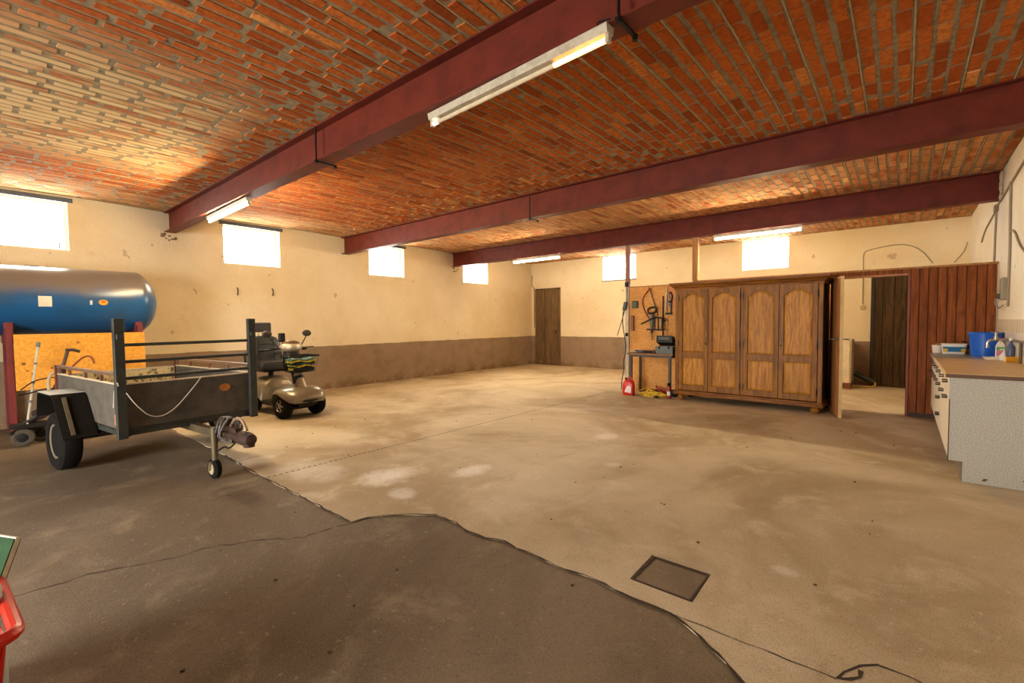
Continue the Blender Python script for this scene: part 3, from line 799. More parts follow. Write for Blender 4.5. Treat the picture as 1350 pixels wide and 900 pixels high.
# floor under the table
cn = thing('canister', 'red plastic canister with a white label under the work table', 'canister', (-3.93, 8.06, 0), .1)
def rrect(w, d, z, r=.03, n=4):
    pts = []
    for cx, cy, a0 in ((w/2-r, d/2-r, 0), (-w/2+r, d/2-r, PI/2), (-w/2+r, -d/2+r, PI), (w/2-r, -d/2+r, 1.5*PI)):
        for k in range(n+1):
            a = a0+PI/2*k/n; pts.append((cx+r*math.cos(a), cy+r*math.sin(a), z))
    return pts
MB().rings([rrect(.19, .12, 0), rrect(.21, .14, .015), rrect(.21, .14, .20), rrect(.17, .12, .26), rrect(.09, .09, .285, .03)]).build('body', RED, cn)
MB().tube([(-.03, 0, .27), (-.02, 0, .33), (.05, 0, .33), (.09, 0, .24)], .014, smooth=1).build('handle', RED, cn)
MB().cyl((-.05, 0, .27), (-.05, 0, .325), .022).build('cap', BK, cn)
MB().prism([(-.06, .06), (.07, .04), (.07, .17), (-.01, .18)], -.0725, -.0705).build('label', C('white_label', (226, 220, 210), .5), cn, smooth=0)
def coil(m, c, r, n, seed, thick, zs=.05):
    """loose loops of flex: each loop a little off centre, tilted and of its own size"""
    rr = random.Random(seed)
    for _ in range(n):
        ox, oy, q, tl, ph, a0 = rr.uniform(-.07, .07), rr.uniform(-.03, .03), r*rr.uniform(.55, 1.15), rr.uniform(0, zs*1.6), rr.uniform(0, 6), rr.uniform(0, 6)
        zc = rr.uniform(0, zs)
        m.tube([(c[0]+ox+q*1.25*math.cos(a)+.012*math.sin(3*a+ph), c[1]+oy+q*.7*math.sin(a), max(thick, c[2]+zc+tl*math.sin(a+a0)+.01*math.sin(4*a))) for a in [2*PI*k/22 for k in range(22)]], thick, n=6, closed=True)
yc = thing('yellow_cable', 'yellow extension cord heaped under the work table', 'cord', (-3.44, 8.10, 0))
YEL = C('yellow_flex', (222, 184, 36), .45, dark=(150, 110, 20))
m = MB(); coil(m, (-.10, 0, .02), .12, 6, 1, .008, .06); coil(m, (.09, -.02, .02), .11, 7, 2, .008, .06); m.build('flex', YEL, yc)
B((.07, -.11, .022), (.07, .04, .04), .008).build('plug', BK, yc)
rc = thing('cable_bundle', 'red and black cords bundled behind the yellow cord', 'cord', (-3.40, 8.32, 0))
m = MB(); coil(m, (0, 0, .03), .10, 4, 3, .009, .07); m.build('red_flex', C('red_flex', (164, 40, 36), .5), rc)
m = MB(); coil(m, (-.1, .02, .02), .10, 3, 4, .008, .06); m.build('black_flex', BK, rc)
sp = thing('spray_can', 'small red spray bottle with a black head beside the wardrobe foot', 'bottle', (-3.165, 8.07, 0))
MB().lathe([(.028, 0), (.032, .01), (.032, .17), (.02, .21), (.014, .23)], n=14).build('body', C('dull_red', (150, 44, 40), .5), sp)
B((.0, -.01, .255), (.035, .07, .05), .01).build('spray_head', BK, sp)
MB().lathe([(.0325, .06), (.0325, .13)], n=14, caps=False).build('label', C('white_label', (1, 1, 1)), sp)
bx = thing('black_case', 'low black plastic case between the cords and the wardrobe foot', 'case', (-3.20, 8.36, 0), .1)
B((0, 0, .06), (.16, .12, .12), .01).build('shell', BK, bx); MB().tube([(-.04, -.06, .09), (-.04, -.085, .09), (.04, -.085, .09), (.04, -.06, .09)], .006).build('handle', BK, bx)

# ------------------------------------------------------------------ kitchen counter along the right wall
CX, CY0, CY1 = .318, 5.45, 8.60
LAM = C('cream_laminate', (226, 214, 190), .45, var=.1); SPK = None
t = NT('speckled_grey_laminate'); o = t.coord(); f = t.noise(o, 130, 2); col = t.mix(t.ramp(f, .4, .62), lin((184, 180, 168)), lin((152, 148, 138)))
col = t.mix(t.ramp(t.noise(o, 7, 3), .70, .73), col, lin((84, 64, 46))); M_SPK = t.done(col, .55)
def unit(y0, y1, drawers, label):
    root = thing('base_cabinet', label, 'cabinet', (CX, (y0+y1)/2, 0), 0, 'cream base cabinets of the counter')
    h = (y1-y0)/2
    m = MB()
    for a, b in (((.02, -h, .17), (.03, -h+.016, .885)), ((.02, h-.016, .17), (.61, h, .885)), ((.60, -h, .17), (.61, h, .885)), ((.02, -h, .17), (.61, h, .186))):
        c = [(p+q)/2 for p, q in zip(a, b)]; m.box(c, [abs(q-p) for p, q in zip(a, b)])
    m.build('body', LAM, root, smooth=0)
    B2((.09, -h, 0), (.105, h, .17)).build('toe_board', C('toe_board_grey', (120, 108, 92), .6), root, smooth=0)
    def front(nm, a, b, z0, z1, hy):
        d = B2((0, a+.003, z0), (.018, b-.003, z1), .002).build(nm, LAM, root, smooth=0)
        m = MB(); L = .05 if b-a > .35 else .04
        for q in (-.010, .010): m.box((-.018, hy, z1-.05+q), (.036, L*2, .005))
        m.box((-.002, hy, z1-.05), (.004, L*2, .024))
        m.build('handle', C('dark_bronze', (52, 38, 28), .4, .5), d, smooth=0)
    if drawers:
        zs = [.195, .42, .60, .745, .88]
        for a, b in zip(zs, zs[1:]): front('drawer', -h, h, a+.003, b-.003, 0)
    else:
        front('drawer', -h, 0, .745, .88, -h/2); front('drawer', 0, h, .745, .88, h/2)
        front('door', -h, 0, .195, .74, -h/2); front('door', 0, h, .195, .74, h/2)
    return root
unit(5.468, 6.47, False, 'cream base cabinet at the speckled grey end panel')
unit(6.475, 7.02, True, 'cream base cabinet with a stack of four drawers')
unit(7.025, 7.81, False, 'cream base cabinet under the middle of the worktop')
unit(7.815, 8.60, False, 'cream base cabinet nearest the brown plank partition')
ep = thing('end_panel', 'speckled grey laminate end panel closing the counter', 'panel', (CX, CY0, 0))
MB().prism([(.095, 0), (.61, 0), (.61, .885), (.0, .885), (.0, .17), (.095, .17)], 0, .017).build('panel', M_SPK, ep, smooth=0)
B2((.0, -.002, .17), (.006, 0, .70)).build('dark_edge', M_CRACK, ep, smooth=0)
wt = thing('worktop', 'tan laminate worktop with a dark edge running along the cabinets', 'worktop', (CX, 0, .887))
B2((-.025, CY0-.012, 0), (.612, 7.45, .036), .004).build('laminate_top', C('tan_laminate', (206, 172, 124), .4, var=.2), wt)
B2((-.027, CY0-.0135, -.002), (.612, CY0-.0115, .030)).build('dark_edge_strip', C('dark_brown_edge', (96, 66, 42), .5), wt, smooth=0)
B2((-.025, 7.45, 0), (.612, CY1, .034), .004).build('grey_top', C('grey_steel_top', (150, 146, 138), .35, .3), wt)
WZ = .9235
# things on the worktop
bk = thing('bucket', 'bright blue plastic bucket on the worktop by the tap', 'bucket', (.775, 8.04, WZ))
BLU = C('blue_plastic', (14, 92, 196), .35, var=.12)
bo, bi = [(.125, 0), (.150, .27), (.158, .275), (.158, .29)], [(.152, .29), (.146, .27), (.12, .006), (.0, .006)]
MB().lathe([(0, 0)]+bo+bi, n=32, caps=False).build('body', BLU, bk)
MB().tube([(.155*math.cos(a), .155*math.sin(a), .286) for a in [2*PI*k/32 for k in range(32)]], .007, n=6, closed=True).build('rim', BLU, bk)
MB().tube([(.158*math.cos(PI*k/10), .158*math.sin(PI*k/10)*.35-.05, .27-.10*math.sin(PI*k/10)) for k in range(11)], .003, n=6).build('bail_handle', STEEL, bk)
tu = thing('ice_cream_tub', 'white plastic tub with a blue and yellow label on the worktop', 'tub', (.515, 8.36, WZ), .06)
MB().rings([rrect(.21, .13, 0, .02), rrect(.235, .15, .115, .025), rrect(.245, .16, .118, .025), rrect(.245, .16, .135, .025)]).build('body', C('white_plastic', (232, 226, 214), .4, var=.08), tu)
m = MB(); m.quad((-.105, -.068, .03), (.105, -.068, .03), (.112, -.0755, .095), (-.112, -.0755, .095)); m.build('blue_label', C('label_blue', (28, 108, 158), .4), tu, smooth=0)
m = MB()
for sx in (-.085, .085): m.prism([(sx+.026*math.cos(a), .052+.022*math.sin(a)) for a in [2*PI*k/10 for k in range(10)]], -.074, -.0705)
m.build('yellow_flower_mark', C('label_yellow', (222, 178, 36), .4), tu, smooth=0)
pt = thing('white_pot', 'white plastic pot crammed with odds and ends at the partition end of the worktop', 'pot', (.365, 8.54, WZ))
MB().lathe([(.0, 0), (.048, 0), (.058, .10), (.060, .105), (.054, .105), (.046, .01), (0, .01)], n=20, caps=False).build('body', C('white_plastic', (1, 1, 1)), pt)
m = MB(); rr = random.Random(4)
for k in range(7): m.box((rr.uniform(-.03, .03), rr.uniform(-.03, .03), .10), (.02, .03, .06), (rr.random(), rr.random(), rr.random()))
m.build('odds_and_ends', C('tan_bits', (190, 130, 70), .6), pt, smooth=0)
hb = thing('gas_hob', 'black camping gas hob with pan supports behind the white tub', 'hob', (.795, 8.44, WZ))
B((0, 0, .035), (.27, .28, .07), .012).build('body', C('hob_grey', (96, 90, 84), .4, .5), hb)
m = MB()
for k in range(4): m.box((0, -.10+.066*k, .10), (.28, .012, .012)); m.box((-.11+.073*k, 0, .105), (.012, .26, .012))
for sx in (-.12, .12):
    for sy in (-.11, .11): m.box((sx, sy, .085), (.012, .012, .04))
m.build('pan_support', M_BLACK, hb, smooth=0)
m = MB()
for sx in (-.07, .07): m.cyl((sx, 0, .07), (sx, 0, .088), .035)
m.build('burner', M_BLACK, hb)
for sx in (-.07, .07): MB().cyl((sx, -.14, .035), (sx, -.165, .035), .016).build('knob', BK, hb)
st = thing('strainer', 'round black sieve lying behind the blue bucket', 'sieve', (.80, 8.44, WZ+.112), .3)
MB().lathe([(.05, 0), (.08, .04), (.084, .042), (.078, .036), (.045, .004)], n=20).build('bowl', M_BLACK, st); MB().tube([(-.08, 0, .04), (-.22, .0, .05)], .007).build('handle', M_BLACK, st)
tp = thing('tap', 'outdoor style steel tap with a T handle on a horizontal pipe above the worktop', 'tap', (.80, 7.45, 1.145))
MET = C('dull_chrome', (168, 160, 146), .35, .8)
m = MB(); m.tube([(.135, 0, .0), (.0, 0, .0), (-.04, 0, .0), (-.065, 0, -.03), (-.066, 0, -.065)], .014, n=10, smooth=1); m.cyl((-.066, 0, -.06), (-.066, 0, -.09), .017); m.build('spout', MET, tp)
m = MB(); m.cyl((.0, 0, 0), (.0, 0, .08), .013); m.cyl((0, 0, .0), (0, 0, .035), .020); m.build('valve', MET, tp)
MB().tube([(-.04, .02, .085), (.04, -.02, .085)], .007).build('t_handle', MET, tp)
wp = thing('water_pipe', 'dark water pipe running along the tiled wall above the worktop', 'pipe', (.905, 7.45, 1.145))
m = MB(); m.tube([(.005, -1.2, 0), (.005, .1, 0)], .014); m.tube([(0.005, -.62, 0), (.005, -.62, -.217)], .013); m.build('pipe', C('dark_pipe', (92, 76, 54), .5, .4), wp)
bt = thing('cleaner_bottle', 'white cleaner bottle with a green and pink label in front of the blue bucket', 'bottle', (.87, 7.74, WZ))
MB().rings([rrect(.075, .05, 0, .02), rrect(.08, .055, .01, .02), rrect(.08, .055, .14, .02), rrect(.05, .04, .18, .015), rrect(.028, .028, .19, .012), rrect(.028, .028, .20, .012)]).build('body', C('white_plastic', (1, 1, 1)), bt)
B2((-.034, -.0295, .03), (.034, -.0275, .09)).build('pink_label', C('label_pink', (206, 120, 150), .5), bt, smooth=0); B2((-.034, -.0295, .09), (.034, -.0275, .13)).build('green_label', C('label_green', (96, 168, 92), .5), bt, smooth=0)
MB().cyl((0, 0, .20), (0, 0, .235), .014).build('cap', C('cap_red', (196, 60, 40), .4), bt)
b2 = thing('detergent_bottle', 'slim dark blue grey bottle standing by the water pipe', 'bottle', (.895, 7.27, WZ))
MB().lathe([(.03, 0), (.034, .01), (.034, .15), (.014, .19), (.014, .22)], n=16).build('body', C('slate_bottle', (74, 84, 110), .35), b2); MB().cyl((0, 0, .22), (0, 0, .25), .016).build('cap', C('white_plastic', (1, 1, 1)), b2)
b3 = thing('soap_dispenser', 'low white soap dispenser in front of the slim dark bottle', 'dispenser', (.85, 7.30, WZ))
MB().lathe([(.032, 0), (.036, .01), (.034, .06), (.014, .08), (.010, .10)], n=16).build('body', C('white_plastic', (1, 1, 1)), b3); MB().tube([(0, 0, .10), (0, 0, .125), (-.035, 0, .12)], .006).build('pump', C('white_plastic', (1, 1, 1)), b3)
dr_ = thing('drip_tray', 'white drip tray beneath the tap', 'tray', (.80, 7.47, WZ))
MB().rings([rrect(.16, .2, 0, .02), rrect(.18, .22, .025, .02), rrect(.165, .205, .025, .02), rrect(.15, .19, .006, .02)]).build('tray', C('white_plastic', (1, 1, 1)), dr_)
sg = thing('sponge_block', 'mustard yellow sponge block on the worktop edge nearest the camera', 'sponge', (.885, 7.11, WZ))
B((0, 0, .028), (.09, .10, .056), .006).build('block', C('mustard_foam', (214, 150, 26), .9, bump=.5), sg)
B((-.048, 0, .027), (.006, .10, .052), .002).build('pale_face', C('pale_foam', (232, 210, 140), .9), sg)

# ------------------------------------------------------------------ right wall: tiles, sockets and cables
tile = B2((-.004, -.072, -.072), (.004, .072, .072), .002).mesh('tile', C('old_white_tile', (226, 216, 196), .25, dark=(196, 160, 120)), 0)
trr = random.Random(6)
for r_ in range(3):
    for k in range(14): share(tile, 'tile', wr, (XR-.004, 8.56-.15*k, 1.00+.15*r_), (trr.uniform(-.004, .004), 0, 0))
CAB = C('grey_brown_cable', (150, 134, 106), .6)
cj = thing('cable_junction', 'small dusty junction box where the wall cables meet below the far beam', 'junction box', (XR-.02, 8.90, 2.84))
B((0, 0, 0), (.04, .11, .09), .006).build('box', C('dusty_box', (132, 116, 84), .6), cj)
def cable(name, label, pts, r=.008, mat=None, cat='cable', sm=1):
    o = Vector(pts[0]); t = thing(name, label, cat, o)
    MB().tube([Vector(p)-o for p in pts], r, n=7, smooth=sm).build('run', mat or CAB, t); return t
xw = XR-.012
cable('wall_cable', 'thick cable rising from the wall junction box towards the ceiling', [(xw, 8.85, 2.87), (xw, 8.0, 2.93), (xw, 7.2, 3.0), (xw, 6.5, 3.05)], .012)
cable('wall_cable', 'cable sagging from the wall junction box into the far corner', [(xw, 8.95, 2.83), (xw, 9.4, 2.78), (xw, 10.05, 2.71), (xw, 10.4, 2.58)], .010)
cable('wall_cable', 'pair of cables dropping from the junction box to the partition rail', [(xw, 8.93, 2.80), (xw, 8.98, 2.5), (xw, 8.97, 2.3), (xw, 8.98, 2.12)], .012)
cable('conduit_pipe', 'long thin conduit running down the white wall to the socket', [(xw, 7.87, 2.96), (xw, 7.84, 2.5), (xw, 7.78, 2.2), (xw, 7.79, 1.86), (xw, 7.78, 1.52)], .013)
cable('wall_cable', 'loose cable branching from the conduit out of the picture', [(xw, 7.8, 2.38), (xw, 7.55, 2.36), (xw, 7.2, 2.15), (xw, 6.9, 2.05)], .010)
so = thing('wall_socket', 'grey surface mounted socket with a hooked plug on the white wall', 'socket', (XR-.02, 8.08, 1.74))
B((0, 0, 0), (.05, .16, .26), .008).build('box', C('socket_grey', (150, 140, 118), .5), so)
MB().tube([(-.03, .05, -.10), (-.05, .14, -.12), (-.05, .16, -.17), (-.03, .08, -.24), (-.02, -.02, -.22), (-.02, -.2, -.20)], .008, smooth=2).build('flex', CAB, so)
B((-.035, .05, -.09), (.04, .06, .06), .01).build('plug', C('dark_plug', (84, 72, 56), .5), so)

# far wall cables
yw = YF-.012
cable('arched_cable', 'thin cable arching over the far wall above the partition', [(-.65, yw, 2.45), (-.655, yw, 2.74), (-.60, yw, 2.80), (-.2, yw, 2.87), (.05, yw, 2.85), (.25, yw, 2.72), (.42, yw, 2.45)], .009)
cable('drop_conduit', 'vertical conduit ending at the round socket behind the open door', [(-.65, yw, 2.45), (-.648, yw, 1.70)], .010)
cable('corner_cable', 'short slanting cable near the far corner above the partition', [(.72, yw, 2.44), (.80, yw, 2.55), (.86, yw, 2.65), (.89, yw, 2.80)], .007)
cable('door_cable', 'thin dark cable bent down the corner to the narrow plank door', [(-9.33, yw, 2.92), (-9.35, yw, 2.76), (-9.36, yw, 2.56), (-9.30, yw, 2.54), (-9.255, yw, 2.47), (-9.255, yw, 1.2)], .009, M_BLACK)
s2 = thing('round_socket', 'small pale socket on the far wall seen through the open door', 'socket', (-.64, YF-.02, 1.62))
MB().lathe([(.055, .02), (.055, -.015), (.035, -.03)], n=16, axis='Y').build('body', C('pale_socket', (196, 176, 130), .5), s2)
hk = C('dark_iron', (70, 54, 40), .7, .3)
for (px_y, z, lb) in ((3.28, 2.0, 'dark iron hook in the plaster below the second window'), (3.90, 2.01, 'shorter iron hook in the plaster, second below the second window')):
    t_ = thing('wall_hook', lb, 'hook', (XL+.006, px_y, z)); MB().tube([(0, 0, .07), (.03, 0, .06), (.04, 0, .0), (.02, 0, -.06), (.0, 0, -.05)], .010, smooth=1).build('hook', hk, t_)

# ------------------------------------------------------------------ back room seen through the door
fr = thing('low_cabinet', 'low white cabinet with a grey side and brown plinth behind the open door', 'cabinet', (-.96, 11.62, 0))
B2((-.35, -.35, .12), (.17, .30, .98), .006).build('body', C('white_enamel', (232, 220, 196), .4), fr); B2((.172, -.35, .12), (.20, .30, .98)).build('side_panel', C('grey_side', (168, 152, 124), .6), fr, smooth=0)
B2((-.34, -.34, 0), (.19, .29, .12)).build('plinth', C('brown_plinth', (120, 72, 40), .6), fr, smooth=0); B((-.08, -.355, .80), (.14, .015, .02)).build('handle', MET, fr)
hs = thing('drain_hose', 'dark green suction pipe with a yellow hose bending to the floor behind the open door', 'hose', (-.62, 11.80, 0))
MB().tube([(-.12, 0, .28), (.02, .0, .20), (.20, 0, .115)], .05, n=12).build('suction_pipe', C('dark_green_pipe', (48, 52, 40), .5), hs)
MB().tube([(.20, 0, .11), (.235, -.02, .08), (.20, -.05, .03), (.05, -.08, .014), (-.2, -.1, .014), (-.27, -.05, .03)], .013, smooth=2).build('yellow_hose', C('hose_yellow', (206, 176, 74), .5), hs)

# ------------------------------------------------------------------ tank on its cradle
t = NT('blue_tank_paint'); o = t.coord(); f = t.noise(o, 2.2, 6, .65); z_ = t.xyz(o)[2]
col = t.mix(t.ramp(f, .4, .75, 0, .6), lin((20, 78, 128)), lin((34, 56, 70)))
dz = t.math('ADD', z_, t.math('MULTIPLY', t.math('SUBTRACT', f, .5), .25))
col = t.mix(t.ramp(dz, .0, .24, 0, .85), col, lin((118, 102, 84)))      # ceiling's grey-brown reflection painted into the upper half
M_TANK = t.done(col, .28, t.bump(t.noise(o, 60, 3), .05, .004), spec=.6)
tk = thing('fuel_tank', 'long blue cylindrical fuel tank lying along the wall under the first window', 'tank', (-8.85, 0, 1.738))
tr_ = .455
prof = [(.0, -1.95), (.2, -1.93), (.36, -1.86), (.44, -1.76), (tr_, -1.68), (tr_, -.5), (tr_, .6), (tr_, 1.70), (.448, 1.722), (.42, 1.76), (.35, 1.83), (.25, 1.885), (.12, 1.925), (.0, 1.935)]
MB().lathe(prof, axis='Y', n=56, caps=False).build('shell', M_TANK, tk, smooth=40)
def tank_patch(y, z, w, h, nm, mat, rnd=False):
    """a sticker that follows the round shell"""
    m = MB(); n = 12; rows = []
    for k in range(n+1):
        f = -1+2*k/n; zz = z+f*h/2; hw_ = w/2*(math.sqrt(max(.02, 1-f*f)) if rnd else 1)
        x = math.sqrt((tr_+.003)**2-zz*zz); rows.append([(x, y-hw_, zz), (x, y+hw_, zz)])
    m.rings(rows, close=False, caps=False); return m.build(nm, mat, tk)
tank_patch(.69, -.02, .125, .135, 'paper_label', C('pale_label', (226, 206, 184), .6))
tank_patch(1.255, -.02, .10, .075, 'orange_sticker', C('sticker_orange', (236, 146, 40), .5), True)
tank_patch(1.255, -.012, .05, .022, 'sticker_mark', C('sticker_red', (150, 60, 20), .5), True)
tank_patch(1.13, -.025, .025, .06, 'pale_chip', C('pale_label', (1, 1, 1)))
m = MB(); m.cyl((-.1, .3, .44), (-.1, .3, .475), .06); m.box((-.1, .62, .46), (.16, .14, .02)); m.build('filler_cap', C('grey_cap', (120, 116, 108), .5), tk)
cr = thing('tank_cradle', 'red steel cradle with a yellow plywood side board holding up the blue tank', 'stand', (-8.85, 0, 0))
REDP = C('red_post_paint', (116, 36, 32), .6, dark=(70, 26, 24))
lgm = B2((-.03, -.03, 0), (.03, .03, 1.40), .003).mesh('post', REDP, 0)
for y in (.362, 1.65, -1.3):
    share(lgm, 'post', cr, (.40, y, 0)); share(lgm, 'post', cr, (-.40, y, 0))
    m = MB()
    m.prism([(-.36, 1.18), (.36, 1.18), (.36, 1.45)] + [((tr_+.004)*math.cos(a), 1.738+(tr_+.004)*math.sin(a)) for a in [math.radians(-40-10*k) for k in range(11)]] + [(-.36, 1.45)], y-.04, y+.04)
    m.build('saddle', REDP, cr, smooth=0)
B2((.432, .395, .60), (.45, 1.69, 1.30)).build('side_board', M_PLY, cr, smooth=0)
for (y, z, r) in ((.47, .93, .022), (.55, .80, .018), (.98, 1.18, .016), (.72, .86, .014), (.50, .84, .012)): MB().cyl((.449, y, z), (.453, y, z), r, n=8).build('knot', C('knot_brown', (140, 84, 30), .7), cr, smooth=0)

# ------------------------------------------------------------------ trailer
TRL = thing('car_trailer', 'old dark grey single axle car trailer with a ladder rack and a jockey wheel', 'trailer', (-6.35, 1.325, 0), math.radians(7))
GRY = plain('weathered_grey_panel', (74, 68, 58), .75, 0, .45, 6, .3, 30, dark=(48, 42, 34))
FRM = plain('dark_green_grey_steel', (52, 54, 47), .65, .2, .4, 9, .2, 40, dark=(34, 30, 24))
PALE = C('bare_worn_edge', (196, 178, 148), .55)
hx0, hx1, hw = -.87, .985, .565; zb, zt = .47, .87
B2((hx1-.022, -hw, zb), (hx1, hw, zt)).build('front_panel', GRY, TRL, smooth=0)
for s in (-1, 1):
    B2((hx0, s*hw-.011, zb), (hx1-.022, s*hw+.011, zt)).build('side_panel', plain('side_panel_grey', (92, 86, 76), .65, .1, .4, 7, .2, 30, dark=(60, 52, 42)), TRL, smooth=0)
# tailgate with its pale weathered inner face
t = NT('peeling_pale_board'); o = t.coord(); f = t.noise(t.scale(o, (1, 1, .8)), 16, 5, .7)
M_PEEL = t.done(t.mix(t.ramp(f, .48, .62), lin((214, 194, 142)), lin((92, 80, 52))), .9, t.bump(f, .4, .01))
tg = B2((hx0, -hw, zb), (hx0+.022, hw, zt-.02)).build('tailgate', M_PEEL, TRL, smooth=0)
B2((hx0, -hw, zb-.03), (hx1, hw, zb)).build('bed', C('bed_boards', (84, 70, 52), .85), TRL, smooth=0)
m = MB(); m.box((hx0+.011, 0, zt-.01), (.026, 2*hw, .02)); m.box((hx1-.011, 0, zt+.004), (.03, 2*hw, .012))
for s in (-1, 1): m.box(((hx0+hx1)/2, s*hw, zt+.004), (hx1-hx0, .03, .012))
m.build('rim_edge', PALE, TRL, smooth=0)
for s in (-1, 1):
    rl = MB(); rl.box(((hx0+hx1)/2, s*hw, zt+.085), (hx1-hx0, .03, .03))
    o = rl.build('side_rail', C('worn_rail', (128, 100, 78), .4, .3, dark=(84, 56, 40)), TRL, smooth=0)
    for x in (hx0+.05, -.45, .05, .5): B((x, s*hw, zt+.04), (.03, .022, .075)).build('rail_post', C('rail_post_brown', (118, 80, 54), .6), o, smooth=0)
for s in (-1, 1):
    B2((hx0-.02, s*hw-.025, zb-.05), (hx0+.03, s*hw+.025, zt+.10)).build('rear_post', C('rear_post_red', (104, 56, 42), .6), TRL, smooth=0)
for s in (-1, 1):
    m = MB(); m.box((hx1+.02, s*(hw+.01), .925), (.05, .075, 1.07), None, .004); m.box((hx1+.05, s*(hw+.01), 1.30), (.03, .05, .05), None, .006)
    m.build('ladder_post', FRM, TRL, smooth=0)
for z0, z1 in ((1.225, 1.225), (1.075, 1.075), (.925, .925)):
    B2((hx1-.01, -hw, z0-.014), (hx1+.02, hw, z1+.014)).build('ladder_rail', FRM, TRL, smooth=0)
m = MB(); m.box((hx1-.03, 0, zb-.03), (.06, 2*hw+.06, .07)); m.box((hx0+.03, 0, zb-.03), (.06, 2*hw, .07))
for s in (-1, 1): m.box(((hx0+hx1)/2, s*(hw-.03), zb-.04), (hx1-hx0, .06, .06))
m.build('chassis_frame', FRM, TRL, smooth=0)
m = MB(); m.box((0, 0, .30), (.07, 1.45, .07)); m.build('axle', FRM, TRL, smooth=0)
for s in (-1, 1):
    m = MB(); m.bar((-.3, s*.5, .42), (0, s*.5, .30), .05, .02); m.bar((.3, s*.5, .42), (0, s*.5, .30), .05, .02); m.build('leaf_spring', M_BLACK, TRL, smooth=0)
wheel_tyre = MB().lathe([(.165, -.06), (.185, -.078), (.25, -.08), (.278, -.058), (.284, -.03), (.284, .03), (.278, .058), (.25, .08), (.185, .078), (.165, .06)], axis='Y', n=32).mesh('tyre', RUBBER)
wheel_rim = MB().lathe([(.0, -.035), (.05, -.045), (.06, -.02), (.13, -.02), (.15, -.06), (.168, -.068), (.168, .068), (.0, .06)], axis='Y', n=24, caps=False).mesh('wheel_rim', C('dirty_rim', (120, 108, 86), .6, .3, dark=(70, 56, 40)))
for s in (-1, 1):
    w = share(wheel_tyre, 'wheel', TRL, (0, s*(hw+.17), .284)); share(wheel_rim, 'wheel_rim', w, (0, 0, 0), (0, 0, 0 if s < 0 else PI))
    y0, y1 = sorted((s*(hw+.012), s*(hw+.265))); q = []
    pr_ = [(-.46, .50), (-.40, .715), (-.36, .74), (.06, .74), (.12, .715), (.40, .36)]
    m = MB(); ins = [(x*.985, z-.012) for x, z in pr_]
    m.prism(pr_ + ins[::-1], y0, y1)
    if s < 0 or True:
        yi = y0 if s > 0 else y1-.01
        m.prism(pr_ + [(.31, .36), (.27, .46), (.18, .56), (0, .60), (-.18, .58), (-.32, .50)], yi, yi+.01)
    fd = m.build('mudguard', C('black_mudguard', (30, 26, 22), .85, dark=(20, 17, 14), spec=.1), TRL, smooth=0)
    B2((-.37, y0, .742), (.07, y1, .748)).build('pale_top_plate', C('pale_guard_top', (184, 180, 168), .5), fd, smooth=0)
    MB().bar((.13, (y0+y1)/2-.05, .715), (.39, (y0+y1)/2-.05, .385), .03, .012).build('stay', C('worn_stay', (96, 84, 60), .6), fd, smooth=0)
B2((hx1-.10, -hw-.026, .50), (hx1-.05, -hw-.010, .60), .004).build('marker_reflector', C('amber_reflector', (214, 140, 80), .3), TRL)
MB().prism([(.30+.055*math.cos(a), .745+.038*math.sin(a)) for a in [2*PI*k/16 for k in range(16)]], hx1, hx1+.004, 'YZ').build('oval_sticker', C('worn_orange_sticker', (176, 108, 34), .6, var=.5), TRL, smooth=0)
# drawbar, coupling, jockey wheel
BAR = C('dirty_drawbar', (84, 70, 44), .7, .2, dark=(46, 38, 26))
MB().bar((.45, 0, .40), (1.80, 0, .375), .07, .07).build('drawbar', BAR, TRL, smooth=0)
cp = MB(); cp.lathe([(.03, 1.66), (.045, 1.68), (.045, 1.86), (.06, 1.90), (.062, 2.0), (.05, 2.06), (.02, 2.08)], (0, 0, .395), 'X', 14); cp.box((1.75, 0, .45), (.18, .06, .05), None, .01); cp.cyl((2.02, 0, .40), (2.02, 0, .33), .045)
cp = cp.build('coupling', RUST, TRL)
MB().tube([(1.72, 0, .48), (1.80, 0, .56), (1.92, 0, .56), (1.99, 0, .47)], .014, smooth=1).build('lever', C('worn_lever', (150, 120, 92), .5, .3), cp)
m = MB(); rr = random.Random(2)
for k in range(3):
    a0 = rr.uniform(0, 6); m.tube([(1.62+.10*k*.5+.03*math.sin(a*3+a0), .09*math.cos(a), .44+.11*math.sin(a)) for a in [2*PI*i/14 for i in range(14)]], .009, n=6, closed=True)
m.build('cable_coil', C('grey_cable', (104, 98, 98), .45), TRL)
m = MB(); m.tube([(1.85, .03, .50), (1.93, -.04, .40), (1.84, -.08, .30), (1.72, -.06, .31), (1.62, -.08, .25)], .008, smooth=2); m.tube([(1.35, .03, .35), (1.32, .02, .24), (1.36, .0, .20), (1.42, .02, .30)], .006, smooth=1); m.build('dangling_lead', BK, TRL)
jw = MB().cyl((1.60, -.09, .13), (1.60, -.09, .33), .026, n=12).cyl((1.60, -.09, .33), (1.60, -.09, .47), .030, n=12).build('jockey_tube', C('jockey_olive', (96, 84, 58), .5, .3), TRL)
B((1.60, -.05, .40), (.06, .09, .06), .006).build('clamp', RUST, jw)
MB().lathe([(.035, -.028), (.075, -.03), (.092, -.016), (.092, .016), (.075, .03), (.035, .028)], (1.585, -.09, .092), 'Y', 20).build('jockey_tyre', RUBBER, jw)
m = MB(); m.lathe([(.0, -.034), (.05, -.032), (.05, .032), (0, .034)], (1.585, -.09, .092), 'Y', 16, False); m.bar((1.60, -.052, .16), (1.585, -.052, .08), .03, .006); m.bar((1.60, -.128, .16), (1.585, -.128, .08), .03, .006); m.build('jockey_fork', C('pale_fork', (176, 160, 128), .5, .3), jw)
